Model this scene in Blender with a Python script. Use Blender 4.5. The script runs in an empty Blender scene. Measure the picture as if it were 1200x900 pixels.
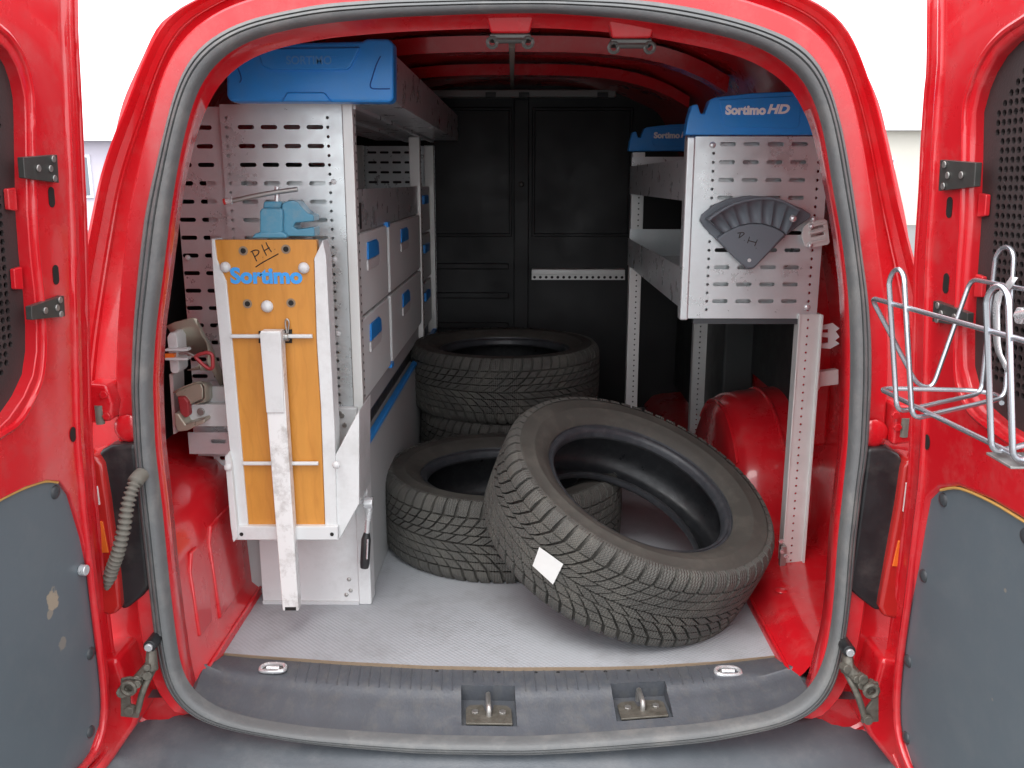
import bpy, bmesh, math, random
from mathutils import Vector, Matrix, Euler
random.seed(7)
rad = math.radians
scene = bpy.context.scene

# ------------------------------------------------------------------ camera
F = 1057.0                                     # focal length in photo pixels (1200 wide)
CAM = Vector((0.045, -1.45, 0.92))
ROT = Euler((rad(90 - 12.7), 0, rad(0.81)))
cd = bpy.data.cameras.new('camera'); cam = bpy.data.objects.new('camera', cd)
scene.collection.objects.link(cam)
cam.location = CAM; cam.rotation_euler = ROT
cd.sensor_width = 36; cd.lens = F / 1200 * 36; cd.clip_start = 0.02; cd.clip_end = 500
scene.camera = cam
# ------------------------------------------------------------------ sky, sun, exposure
SUN_EL, SUN_AZ = rad(62), rad(205)             # overcast day, brighter behind the camera
w = bpy.data.worlds.new('World'); scene.world = w; w.use_nodes = True
nt = w.node_tree; nt.nodes.clear()
sky = nt.nodes.new('ShaderNodeTexSky'); sky.sky_type = 'NISHITA'; sky.sun_disc = False
sky.sun_elevation = SUN_EL; sky.sun_rotation = SUN_AZ; sky.dust_density = 1.0; sky.air_density = 1.0
hs = nt.nodes.new('ShaderNodeHueSaturation'); hs.inputs['Saturation'].default_value = 0.22
bg = nt.nodes.new('ShaderNodeBackground'); bg.inputs['Strength'].default_value = 0.14
wo = nt.nodes.new('ShaderNodeOutputWorld')
cl = nt.nodes.new('ShaderNodeMix'); cl.data_type = 'RGBA'; cl.inputs[0].default_value = 0.8; cl.inputs[7].default_value = (7.2, 7.35, 7.6, 1)   # even cloud cover
nt.links.new(sky.outputs[0], hs.inputs['Color']); nt.links.new(hs.outputs[0], cl.inputs[6]); nt.links.new(cl.outputs[2], bg.inputs[0]); nt.links.new(bg.outputs[0], wo.inputs[0])
sl = bpy.data.lights.new('sun', 'SUN'); sl.energy = 0.8; sl.angle = rad(40); sl.color = (1, 0.97, 0.93)
sun = bpy.data.objects.new('sun', sl); scene.collection.objects.link(sun)
sd = Vector((math.sin(SUN_AZ) * math.cos(SUN_EL), math.cos(SUN_AZ) * math.cos(SUN_EL), math.sin(SUN_EL)))
sun.rotation_euler = sd.to_track_quat('Z', 'Y').to_euler()
vs = scene.view_settings
vs.view_transform = 'Standard'; vs.look = 'None'; vs.exposure = 1.34; vs.gamma = 1.0
scene.render.engine = 'CYCLES'
scene.render.resolution_x = 1024; scene.render.resolution_y = 768
scene.cycles.max_bounces = 10; scene.cycles.diffuse_bounces = 6

# ------------------------------------------------------------------ pixel -> place
RM = ROT.to_matrix()
def ray(px, py): return RM @ Vector(((px - 600) / F, -(py - 450) / F, -1))
def onY(px, py, Y): d = ray(px, py); return CAM + d * ((Y - CAM.y) / d.y)
def onZ(px, py, Z): d = ray(px, py); return CAM + d * ((Z - CAM.z) / d.z)
def onX(px, py, X): d = ray(px, py); return CAM + d * ((X - CAM.x) / d.x)
def onplane(px, py, p0, n): d = ray(px, py); return CAM + d * ((p0 - CAM).dot(n) / d.dot(n))
def rearY(X, Z):
    return 0.05 * Z - 0.04 * max(0, 1 - (X / 0.62) ** 2) * min(1, max(0, 1 - Z / 0.5))
def rear(px, py):
    Y = 0.0
    for _ in range(8): p = onY(px, py, Y); Y = rearY(p.x, p.z)
    return p

# ------------------------------------------------------------------ materials
def mat(name, col, rough=0.5, metal=0.0, coat=0.0, var=0.12, vscale=9.0, bump=0.0, bscale=60.0, dirt=None, dirt_amt=0.0, dscale=5.0, rvar=0.12, spec=None, stretch=None):
    m = bpy.data.materials.new(name); m.use_nodes = True
    n = m.node_tree; b = n.nodes['Principled BSDF']; L = n.links.new
    b.inputs['Roughness'].default_value = rough; b.inputs['Metallic'].default_value = metal
    b.inputs['Coat Weight'].default_value = coat; b.inputs['Coat Roughness'].default_value = 0.08
    if spec is not None: b.inputs['Specular IOR Level'].default_value = spec
    tc = n.nodes.new('ShaderNodeTexCoord'); src = tc.outputs['Object']
    if stretch:
        mp = n.nodes.new('ShaderNodeMapping'); mp.inputs['Scale'].default_value = stretch
        L(src, mp.inputs[0]); src = mp.outputs[0]
    nz = n.nodes.new('ShaderNodeTexNoise'); nz.inputs['Scale'].default_value = vscale; nz.inputs['Detail'].default_value = 8
    nz.inputs['Roughness'].default_value = 0.65
    L(src, nz.inputs['Vector'])
    mx = n.nodes.new('ShaderNodeMix'); mx.data_type = 'RGBA'
    c = Vector(col[:3])
    mx.inputs[6].default_value = (*(c * (1 - var)), 1); mx.inputs[7].default_value = (*(c * (1 + var)), 1)
    L(nz.outputs['Fac'], mx.inputs[0]); out = mx.outputs[2]
    if dirt:
        n2 = n.nodes.new('ShaderNodeTexNoise'); n2.inputs['Scale'].default_value = dscale; n2.inputs['Detail'].default_value = 10
        n2.inputs['Roughness'].default_value = 0.7; L(src, n2.inputs['Vector'])
        r = n.nodes.new('ShaderNodeMapRange'); r.inputs[1].default_value = 0.48; r.inputs[2].default_value = 0.72
        r.inputs[3].default_value = 0; r.inputs[4].default_value = dirt_amt
        L(n2.outputs['Fac'], r.inputs[0])
        m2 = n.nodes.new('ShaderNodeMix'); m2.data_type = 'RGBA'; L(r.outputs[0], m2.inputs[0]); L(out, m2.inputs[6]); m2.inputs[7].default_value = (*dirt, 1)
        out = m2.outputs[2]
    L(out, b.inputs['Base Color'])
    if rvar:
        r2 = n.nodes.new('ShaderNodeMapRange'); r2.inputs[3].default_value = max(0.03, rough - rvar); r2.inputs[4].default_value = min(1, rough + rvar)
        r2.inputs[1].default_value = 0.3; r2.inputs[2].default_value = 0.7
        L(nz.outputs['Fac'], r2.inputs[0]); L(r2.outputs[0], b.inputs['Roughness'])
    if bump:
        n3 = n.nodes.new('ShaderNodeTexNoise'); n3.inputs['Scale'].default_value = bscale; n3.inputs['Detail'].default_value = 4
        L(src, n3.inputs['Vector'])
        bp = n.nodes.new('ShaderNodeBump'); bp.inputs['Strength'].default_value = bump; bp.inputs['Distance'].default_value = 0.002
        L(n3.outputs['Fac'], bp.inputs['Height']); L(bp.outputs[0], b.inputs['Normal'])
    return m
M = {}
M['red'] = mat('red_paint', (0.63, 0.010, 0.018), 0.28, 0, 0.7, 0.07, 4, 0.06, 9, dirt=(0.52, 0.15, 0.14), dirt_amt=0.34, dscale=14, rvar=0.10)
M['seal'] = mat('rubber_seal', (0.135, 0.14, 0.142), 0.55, 0, 0, 0.15, 30, 0.3, 200, dirt=(0.28, 0.27, 0.25), dirt_amt=0.5, dscale=14)
M['sill'] = mat('sill_plastic', (0.088, 0.096, 0.110), 0.5, 0, 0, 0.2, 14, 0.35, 160, dirt=(0.17, 0.165, 0.15), dirt_amt=0.4, dscale=26, stretch=(1.6, 0.9, 1))
M['bumper'] = mat('bumper_plastic', (0.105, 0.118, 0.132), 0.42, 0, 0, 0.2, 10, 0.2, 300, dirt=(0.25, 0.25, 0.25), dirt_amt=0.5, dscale=6)
M['alu'] = mat('galvanised_sheet', (0.72, 0.765, 0.775), 0.34, 0.55, 0, 0.18, 16, 0.05, 80, dirt=(0.50, 0.48, 0.49), dirt_amt=0.5, dscale=8, rvar=0.14)
M['alu_grey'] = mat('aluminium_profile', (0.76, 0.76, 0.74), 0.4, 0.25, 0, 0.08, 15)
M['white'] = mat('white_steel', (0.70, 0.71, 0.71), 0.42, 0, 0.1, 0.05, 12, 0.05, 60, dirt=(0.42, 0.41, 0.39), dirt_amt=0.4, dscale=14)
M['legwhite'] = mat('chipped_white_steel', (0.82, 0.82, 0.81), 0.42, 0, 0.1, 0.04, 12, 0.05, 60, dirt=(0.26, 0.22, 0.19), dirt_amt=0.75, dscale=26)
M['drawer'] = mat('drawer_plastic', (0.80, 0.86, 0.85), 0.45, 0, 0, 0.05, 8, 0.05, 90)
M['plinth'] = mat('plinth_grey', (0.46, 0.47, 0.47), 0.6, 0, 0, 0.07, 8)
M['blue'] = mat('blue_plastic', (0.025, 0.29, 0.80), 0.4, 0, 0, 0.06, 10, 0.12, 350, dirt=(0.10, 0.28, 0.55), dirt_amt=0.35, dscale=7)
M['blueline'] = mat('blue_groove', (0.006, 0.09, 0.36), 0.5)
M['viseblue'] = mat('vise_enamel', (0.075, 0.27, 0.40), 0.4, 0, 0.3, 0.12, 30, 0.15, 60, dirt=(0.25, 0.30, 0.32), dirt_amt=0.5, dscale=30)
def wood():
    m = mat('orange_plywood', (0.60, 0.255, 0.040), 0.42, 0, 0.15, 0.2, 7, 0.1, 40, dirt=(0.50, 0.19, 0.025), dirt_amt=0.6, dscale=11, stretch=(4, 4, 0.7))
    n = m.node_tree; L = n.links.new; b = n.nodes['Principled BSDF']; out = b.inputs['Base Color'].links[0].from_socket
    tc = n.nodes.new('ShaderNodeTexCoord'); mp = n.nodes.new('ShaderNodeMapping'); mp.inputs['Scale'].default_value = (1, 1, 0.35); mp.inputs['Rotation'].default_value = (0, 0.12, 0); L(tc.outputs['Object'], mp.inputs[0])
    wv = n.nodes.new('ShaderNodeTexWave'); wv.inputs['Scale'].default_value = 9; wv.inputs['Distortion'].default_value = 9; wv.inputs['Detail'].default_value = 3; wv.inputs['Detail Scale'].default_value = 2.2; L(mp.outputs[0], wv.inputs[0])
    mr = n.nodes.new('ShaderNodeMapRange'); mr.inputs[1].default_value = 0.0; mr.inputs[2].default_value = 0.16; mr.inputs[3].default_value = 0.16; mr.inputs[4].default_value = 0; L(wv.outputs['Fac'], mr.inputs[0])
    mx = n.nodes.new('ShaderNodeMix'); mx.data_type = 'RGBA'; L(mr.outputs[0], mx.inputs[0]); L(out, mx.inputs[6]); mx.inputs[7].default_value = (0.40, 0.14, 0.02, 1); L(mx.outputs[2], b.inputs['Base Color'])
    return m
M['orange'] = wood()
M['hole'] = mat('hole_shade', (0.012, 0.010, 0.009), 0.8)  # near-black colour stands for the shade inside holes, slots and tube ends
M['signblue'] = mat('sign_blue', (0.05, 0.36, 0.85), 0.5)
M['signwhite'] = mat('sign_white', (0.92, 0.94, 0.95), 0.5)
M['emboss'] = mat('embossed_pale_blue', (0.10, 0.34, 0.72), 0.5)
M['ink'] = mat('marker_ink', (0.035, 0.02, 0.015), 0.6)
M['chrome'] = mat('bright_zinc', (0.78, 0.79, 0.80), 0.24, 0.6, 0, 0.05, 40)
M['steel'] = mat('dull_steel', (0.45, 0.44, 0.42), 0.4, 0.8, 0, 0.15, 40)
M['wire'] = mat('zinc_wire', (0.56, 0.58, 0.62), 0.27, 0.85, 0, 0.04, 6, rvar=0)
M['grease'] = mat('greasy_hinge_metal', (0.15, 0.138, 0.115), 0.5, 0.35, 0, 0.4, 60, 0.6, 150, dirt=(0.07, 0.06, 0.045), dirt_amt=0.8, dscale=50)
M['guard'] = mat('guard_dark', (0.040, 0.030, 0.030), 0.55, 0, 0, 0.12, 9, 0.2, 300)
M['glass'] = mat('dark_blanked_glass', (0.006, 0.006, 0.007), 0.25)
M['bracket'] = mat('bracket_dark_zinc', (0.085, 0.085, 0.08), 0.4, 0.5, 0, 0.2, 40)
M['rivet'] = mat('rivet_grey', (0.045, 0.05, 0.055), 0.4)
M['bulk'] = mat('bulkhead_dark', (0.012, 0.0125, 0.014), 0.55, 0, 0, 0.2, 5)
M['tan'] = mat('plywood_edge', (0.27, 0.20, 0.135), 0.7, 0, 0, 0.2, 60)
M['black'] = mat('black_plastic', (0.018, 0.019, 0.021), 0.4, 0, 0, 0.2, 20, 0.1, 100, dirt=(0.08, 0.075, 0.07), dirt_amt=0.6, dscale=12)
M['lens'] = mat('red_lens', (0.50, 0.025, 0.022), 0.12, 0, 0.6, 0.2, 20)
M['amber'] = mat('amber_lens', (0.9, 0.20, 0.03), 0.12, 0, 0.6, 0.1, 20)
M['clear'] = mat('clear_lens', (0.75, 0.70, 0.68), 0.12, 0, 0.6, 0.1, 20)
M['conduit'] = mat('grey_conduit', (0.17, 0.16, 0.135), 0.7, 0, 0, 0.15, 60)
M['greyplastic'] = mat('grey_holder_plastic', (0.15, 0.17, 0.195), 0.5, 0, 0, 0.06, 20, 0.1, 250)
M['paper'] = mat('paper', (0.78, 0.78, 0.76), 0.7, 0, 0, 0.04, 30, 0.6, 40)
M['cream'] = mat('cream_clip', (0.48, 0.45, 0.36), 0.35, 0.45, 0, 0.1, 30)
M['redloop'] = mat('red_dip', (0.35, 0.035, 0.04), 0.45)
M['beam'] = mat('pale_trim', (0.34, 0.34, 0.33), 0.7)
M['greywall'] = mat('inner_panel_grey', (0.030, 0.034, 0.034), 0.6)
M['ground'] = mat('pale_concrete', (0.18, 0.18, 0.178), 0.9, 0, 0, 0.1, 2, 0.3, 30)

def floor_material():
    m = mat('floor_lining', (0.40, 0.415, 0.44), 0.66, 0, 0, 0.06, 5, dirt=(0.25, 0.25, 0.255), dirt_amt=0.6, dscale=9)
    n = m.node_tree; L = n.links.new; b = n.nodes['Principled BSDF']
    tc = n.nodes.new('ShaderNodeTexCoord')
    sx = n.nodes.new('ShaderNodeSeparateXYZ'); L(tc.outputs['Object'], sx.inputs[0])
    def sine(sock):
        mm = n.nodes.new('ShaderNodeMath'); mm.operation = 'MULTIPLY'; mm.inputs[1].default_value = 2 * math.pi / 0.011; L(sock, mm.inputs[0])
        s = n.nodes.new('ShaderNodeMath'); s.operation = 'SINE'; L(mm.outputs[0], s.inputs[0]); return s.outputs[0]
    a, c = sine(sx.outputs[0]), sine(sx.outputs[1])
    mu = n.nodes.new('ShaderNodeMath'); mu.operation = 'MULTIPLY'; L(a, mu.inputs[0]); L(c, mu.inputs[1])
    bp = n.nodes.new('ShaderNodeBump'); bp.inputs['Strength'].default_value = 0.4; bp.inputs['Distance'].default_value = 0.001
    L(mu.outputs[0], bp.inputs['Height']); L(bp.outputs[0], b.inputs['Normal'])
    return m
M['floor'] = floor_material()

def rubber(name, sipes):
    m = mat(name, (0.088, 0.085, 0.077), 0.74, 0, 0, 0.28, 16, 0.25, 140, dirt=(0.17, 0.16, 0.135), dirt_amt=0.6, dscale=12, rvar=0.08)  # paler than the carcass: dust on the blocks, contrast to the painted groove shade
    if not sipes: return m
    n = m.node_tree; L = n.links.new; b = n.nodes['Principled BSDF']
    tc = n.nodes.new('ShaderNodeTexCoord'); sp = n.nodes.new('ShaderNodeSeparateXYZ'); L(tc.outputs['Object'], sp.inputs[0])
    at = n.nodes.new('ShaderNodeMath'); at.operation = 'ARCTAN2'; L(sp.outputs[1], at.inputs[0]); L(sp.outputs[0], at.inputs[1])
    k = n.nodes.new('ShaderNodeMath'); k.operation = 'MULTIPLY'; k.inputs[1].default_value = 62 * 5; L(at.outputs[0], k.inputs[0])
    z = n.nodes.new('ShaderNodeMath'); z.operation = 'MULTIPLY'; z.inputs[1].default_value = 1100; L(sp.outputs[2], z.inputs[0])
    zs = n.nodes.new('ShaderNodeMath'); zs.operation = 'SINE'; L(z.outputs[0], zs.inputs[0])
    ad = n.nodes.new('ShaderNodeMath'); ad.operation = 'ADD'; L(k.outputs[0], ad.inputs[0]); L(zs.outputs[0], ad.inputs[1])
    s = n.nodes.new('ShaderNodeMath'); s.operation = 'SINE'; L(ad.outputs[0], s.inputs[0])
    bp = n.nodes.new('ShaderNodeBump'); bp.inputs['Strength'].default_value = 0.7; bp.inputs['Distance'].default_value = 0.0012
    L(s.outputs[0], bp.inputs['Height']); L(bp.outputs[0], b.inputs['Normal'])
    return m
M['rubber'] = mat('dusty_shaded_rubber', (0.060, 0.056, 0.049), 0.74, 0, 0, 0.25, 16, 0.25, 140, dirt=(0.125, 0.115, 0.096), dirt_amt=0.6, dscale=12, rvar=0.08)  # base darker than the tread: shade of the grooves put into the colour
M['bead'] = mat('bead_rubber', (0.040, 0.043, 0.050), 0.42, 0, 0, 0.25, 40, 0.2, 200, dirt=(0.12, 0.12, 0.12), dirt_amt=0.4, dscale=35)
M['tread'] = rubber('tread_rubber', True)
M['inner'] = mat('inner_liner_rubber', (0.022, 0.023, 0.026), 0.38, 0, 0, 0.25, 30, 0.15, 150, dirt=(0.10, 0.10, 0.10), dirt_amt=0.25, dscale=40)

def panel_material(name, spots):
    """grey hardboard with a few tan scuffs that have their own shape"""
    m = mat(name, (0.115, 0.142, 0.160), 0.42, 0, 0, 0.10, 5, 0.08, 25, dirt=(0.20, 0.21, 0.21), dirt_amt=0.22, dscale=14)
    n = m.node_tree; L = n.links.new; b = n.nodes['Principled BSDF']
    out = b.inputs['Base Color'].links[0].from_socket
    tc = n.nodes.new('ShaderNodeTexCoord')
    nz = n.nodes.new('ShaderNodeTexNoise'); nz.inputs['Scale'].default_value = 55; nz.inputs['Detail'].default_value = 5; L(tc.outputs['Object'], nz.inputs['Vector'])
    for (c, r, amt) in spots:
        d = n.nodes.new('ShaderNodeVectorMath'); d.operation = 'DISTANCE'; L(tc.outputs['Object'], d.inputs[0]); d.inputs[1].default_value = c
        a = n.nodes.new('ShaderNodeMath'); a.operation = 'MULTIPLY_ADD'; L(nz.outputs['Fac'], a.inputs[0]); a.inputs[1].default_value = r * 2.2; L(d.outputs['Value'], a.inputs[2])
        mr = n.nodes.new('ShaderNodeMapRange'); mr.inputs[1].default_value = r * 1.9; mr.inputs[2].default_value = r * 2.1; mr.inputs[3].default_value = amt; mr.inputs[4].default_value = 0
        L(a.outputs[0], mr.inputs[0])
        mx = n.nodes.new('ShaderNodeMix'); mx.data_type = 'RGBA'; L(mr.outputs[0], mx.inputs[0]); L(out, mx.inputs[6]); mx.inputs[7].default_value = (0.42, 0.34, 0.24, 1)
        out = mx.outputs[2]
    L(out, b.inputs['Base Color'])
    return m

# ------------------------------------------------------------------ mesh helpers
col = scene.collection
class MB:
    def __init__(s): s.v = []; s.f = []
    def add(s, vs, fs):
        o = len(s.v); s.v += [tuple(p) for p in vs]; s.f += [tuple(i + o for i in f) for f in fs]; return s
    def box(s, a, b):
        (x0, y0, z0), (x1, y1, z1) = a, b
        return s.add([(x0,y0,z0),(x1,y0,z0),(x1,y1,z0),(x0,y1,z0),(x0,y0,z1),(x1,y0,z1),(x1,y1,z1),(x0,y1,z1)],
                     [(0,3,2,1),(4,5,6,7),(0,1,5,4),(1,2,6,5),(2,3,7,6),(3,0,4,7)])
    def prism(s, pts, ext):
        ext = Vector(ext); n = len(pts); a = [Vector(p) for p in pts]; b = [p + ext for p in a]
        return s.add(a + b, [tuple(range(n)), tuple(reversed(range(n, 2 * n)))] + [(i, i + n, (i + 1) % n + n, (i + 1) % n) for i in range(n)])
    def tube(s, pts, r, n=10, closed=False, caps=True):
        P = [Vector(p) for p in pts]; k = len(P); rr = r if isinstance(r, (list, tuple)) else [r] * k
        T = []
        for i in range(k):
            a = P[(i - 1) % k] if (closed or i > 0) else P[0]; b = P[(i + 1) % k] if (closed or i < k - 1) else P[-1]
            T.append((b - a).normalized())
        ref = Vector((0, 0, 1)) if abs(T[0].z) < 0.9 else Vector((1, 0, 0))
        u = T[0].cross(ref).normalized(); vs = []
        for i in range(k):
            u = (u - T[i] * u.dot(T[i])).normalized(); vv = T[i].cross(u)
            for j in range(n):
                t = 2 * math.pi * j / n; vs.append(P[i] + (u * math.cos(t) + vv * math.sin(t)) * rr[i])
        fs = []
        for i in range(k if closed else k - 1):
            i2 = (i + 1) % k
            for j in range(n): fs.append((i * n + j, i * n + (j + 1) % n, i2 * n + (j + 1) % n, i2 * n + j))
        if caps and not closed: fs += [tuple(reversed(range(n))), tuple(range((k - 1) * n, k * n))]
        return s.add(vs, fs)
    def cyl(s, a, b, r, n=16): return s.tube([a, b], r, n)
    def grid(s, rows, closed=False):
        n = len(rows[0]); vs = [p for r in rows for p in r]; fs = []
        for i in range(len(rows) - 1):
            for j in range(n if closed else n - 1):
                j2 = (j + 1) % n; fs.append((i * n + j, i * n + j2, (i + 1) * n + j2, (i + 1) * n + j))
        return s.add(vs, fs)
    def dome(s, c, nrm, r, h, n=12):
        c = Vector(c); nrm = Vector(nrm).normalized(); ref = Vector((0, 0, 1)) if abs(nrm.z) < 0.9 else Vector((1, 0, 0))
        u = nrm.cross(ref).normalized(); v = nrm.cross(u); rows = []
        for k in range(5):
            t = k / 4 * math.pi / 2
            rows.append([c + (u * math.cos(2 * math.pi * j / n) + v * math.sin(2 * math.pi * j / n)) * r * max(0.02, math.cos(t)) + nrm * h * math.sin(t) for j in range(n)])
        return s.grid(rows, True)
    def build(s, name, m, parent=None, smooth=False, bevel=0.0, seg=2, fix=True, angle=35, sub=0):
        me = bpy.data.meshes.new(name); me.from_pydata(s.v, [], s.f); me.update()
        if fix:
            bm = bmesh.new(); bm.from_mesh(me); bmesh.ops.recalc_face_normals(bm, faces=bm.faces); bm.to_mesh(me); bm.free()
        o = bpy.data.objects.new(name, me); col.objects.link(o)
        me.materials.append(M[m] if isinstance(m, str) else m)
        if smooth or bevel or sub:
            for p in me.polygons: p.use_smooth = True
        if bevel:
            b = o.modifiers.new('bevel', 'BEVEL'); b.width = bevel; b.segments = seg; b.limit_method = 'ANGLE'; b.angle_limit = rad(angle); b.harden_normals = True
        elif smooth and not sub:
            e = o.modifiers.new('edges', 'EDGE_SPLIT'); e.split_angle = rad(angle + 10)
        if sub:
            q = o.modifiers.new('sub', 'SUBSURF'); q.levels = sub; q.render_levels = sub
        if parent: attach(o, parent)
        return o
def root_loc(p):
    return p.matrix_basis if p.parent is None else root_loc(p.parent) @ p.matrix_parent_inverse @ p.matrix_basis
def attach(o, parent):
    o.parent = parent; o.matrix_parent_inverse = root_loc(parent).inverted()
def thing(name, label, cat, loc=(0, 0, 0), group=None):
    o = bpy.data.objects.new(name, None); col.objects.link(o); o.location = loc; o.empty_display_size = 0.05
    return tag(o, label, cat, group)
def tag(o, label, cat, group=None):
    o['label'] = label; o['category'] = cat
    if group: o['group'] = group
    return o
def struct(o): o['kind'] = 'structure'; return o

def plate(outline, holes, O, U, V, Wd, w0, w1, name, m, parent, bevel=0.0, seg=3):
    """flat plate with holes: outlines in (u,v); lies between depths w0 (front) and w1 along Wd"""
    bm = bmesh.new(); P = lambda u, v, w: O + U * u + V * v + Wd * w
    loops = []
    for lp in [outline] + holes:
        vs = [bm.verts.new(P(u, v, w0)) for u, v in lp]
        es = [bm.edges.new((vs[i], vs[(i + 1) % len(vs)])) for i in range(len(vs))]; loops.append((vs, es))
    bmesh.ops.triangle_fill(bm, edges=[e for l in loops for e in l[1]], use_beauty=True)
    fr = list(bm.faces); mp = {}
    for l in loops:
        for v, (a, b) in zip(l[0], ([outline] + holes)[loops.index(l)]): mp[v] = bm.verts.new(P(a, b, w1))
    for f in fr: bm.faces.new([mp[v] for v in reversed(f.verts)])
    for vs, es in loops:
        for i in range(len(vs)):
            a, b = vs[i], vs[(i + 1) % len(vs)]; bm.faces.new((a, b, mp[b], mp[a]))
    bmesh.ops.recalc_face_normals(bm, faces=bm.faces)
    me = bpy.data.meshes.new(name); bm.to_mesh(me); bm.free()
    o = bpy.data.objects.new(name, me); col.objects.link(o); me.materials.append(M[m] if isinstance(m, str) else m)
    if bevel:
        for p in me.polygons: p.use_smooth = True
        b = o.modifiers.new('bevel', 'BEVEL'); b.width = bevel; b.segments = seg; b.limit_method = 'ANGLE'; b.angle_limit = rad(50); b.harden_normals = True
    if parent: attach(o, parent)
    return o

def holed_cell(mb, P, x0, x1, z0, z1, hole, t):
    """one cell of perforated sheet; hole=(cx,cz,halfw,halfh) or None"""
    if hole is None:
        mb.add([P(x0,z0,0),P(x1,z0,0),P(x1,z1,0),P(x0,z1,0)], [(0,1,2,3)])
        if t: mb.add([P(x0,z0,t),P(x1,z0,t),P(x1,z1,t),P(x0,z1,t)], [(3,2,1,0)])
        return
    cx, cz, hw, hh = hole; pts = []
    r = min(hw, hh); n = 8 if hw > hh * 1.5 else 4
    for k in range(n + 1): a = -math.pi / 2 + math.pi * k / n; pts.append((cx + (hw - r) + r * math.cos(a), cz + (hh - r) + r * math.sin(a) if False else cz + r * math.sin(a)))
    for k in range(n + 1): a = math.pi / 2 + math.pi * k / n; pts.append((cx - (hw - r) + r * math.cos(a), cz + r * math.sin(a)))
    q = []
    for p in pts:
        if not q or abs(p[0]-q[-1][0]) + abs(p[1]-q[-1][1]) > 1e-6: q.append(p)
    if abs(q[0][0]-q[-1][0]) + abs(q[0][1]-q[-1][1]) < 1e-6: q.pop()
    pts = q; n = len(pts)
    def outp(p):
        dx, dz = p[0] - cx, p[1] - cz; s = 1e9; side = 0
        for val, lim, sd_ in ((dx, x1 - cx, 0), (-dx, cx - x0, 2), (dz, z1 - cz, 1), (-dz, cz - z0, 3)):
            if val > 1e-9 and lim / val < s: s = lim / val; side = sd_
        return (cx + dx * s, cz + dz * s), side
    oo = [outp(p) for p in pts]; cor = {(0,1):(x1,z1),(1,2):(x0,z1),(2,3):(x0,z0),(3,0):(x1,z0)}
    for layer in ((0, t) if t else (0,)):
        vs = [P(*p, layer) for p in pts] + [P(*o[0], layer) for o in oo]; fs = []; extra = []
        for i in range(n):
            j = (i + 1) % n; fs.append((i, n + i, n + j, j))
            sd0, sd1 = oo[i][1], oo[j][1]; cs = []
            while sd0 != sd1:
                extra.append(P(*cor[(sd0, (sd0 + 1) % 4)], layer)); cs.append(2 * n + len(extra) - 1); sd0 = (sd0 + 1) % 4
            if cs: fs.append((n + i, *cs, n + j))
        mb.add(vs + extra, fs)
    if t: mb.add([P(*p, 0) for p in pts] + [P(*p, t) for p in pts], [(i, (i+1) % n, (i+1) % n + n, i + n) for i in range(n)])
def strip(mb, P, x0, x1, z0, z1, holes, t):
    """vertical strip with a column of holes (cx,cz,hw,hh)"""
    hs = sorted([h for h in holes if h[1] - h[3] > z0 + 0.001 and h[1] + h[3] < z1 - 0.001], key=lambda h: h[1])
    if not hs: holed_cell(mb, P, x0, x1, z0, z1, None, t); return
    zs = [z0] + [(a[1] + b[1]) / 2 for a, b in zip(hs, hs[1:])] + [z1]
    for h, a, b in zip(hs, zs, zs[1:]): holed_cell(mb, P, x0, x1, a, b, h, t)

def text_mesh(body, size, bold=0.0, shear=0.0, depth=0.0006):
    c = bpy.data.curves.new('t', 'FONT'); c.body = body; c.size = size; c.offset = bold; c.shear = shear; c.extrude = depth; c.align_x = 'CENTER'; c.align_y = 'CENTER'; c.resolution_u = 4
    o = bpy.data.objects.new('t', c); col.objects.link(o)
    me = bpy.data.meshes.new_from_object(o.evaluated_get(bpy.context.evaluated_depsgraph_get())); bpy.data.objects.remove(o); bpy.data.curves.remove(c)
    return me
def lettering(body, size, centre, U, V, m, parent, name='lettering', width=None, **k):
    me = text_mesh(body, size, **k); U = Vector(U).normalized(); V = Vector(V).normalized(); N = U.cross(V)
    xs = [v.co.x for v in me.vertices]; sx = width / (max(xs) - min(xs)) if width else 1
    mx = (max(xs) + min(xs)) / 2
    for v in me.vertices: c = v.co.copy(); v.co = Vector(centre) + U * (c.x - mx) * sx + V * c.y + N * c.z
    me.name = name; o = bpy.data.objects.new(name, me); col.objects.link(o); me.materials.clear(); me.materials.append(M[m]); attach(o, parent); return o
def smooth_path(pts, n=6, closed=False):
    P = [Vector(p) for p in pts]; out = []; k = len(P)
    for i in range(k if closed else k - 1):
        g = lambda j: P[j % k] if closed else P[max(0, min(k - 1, j))]
        p0, p1, p2, p3 = g(i - 1), g(i), g(i + 1), g(i + 2)
        for s in range(n):
            t = s / n
            out.append(0.5 * ((2 * p1) + (p2 - p0) * t + (2 * p0 - 5 * p1 + 4 * p2 - p3) * t * t + (3 * p1 - p0 - 3 * p2 + p3) * t ** 3))
    if not closed: out.append(P[-1])
    return out
def round_path(pts, r=0.01, n=4):
    """polyline with rounded corners"""
    P = [Vector(p) for p in pts]; out = [P[0]]
    for i in range(1, len(P) - 1):
        a, b, c = P[i - 1], P[i], P[i + 1]; d1 = (a - b); d2 = (c - b)
        k1 = min(r, d1.length * 0.45); k2 = min(r, d2.length * 0.45); p = b + d1.normalized() * k1; q = b + d2.normalized() * k2
        for j in range(n + 1): t = j / n; out.append(p * (1 - t) ** 2 + b * 2 * t * (1 - t) + q * t * t)
    out.append(P[-1]); return out

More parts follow.
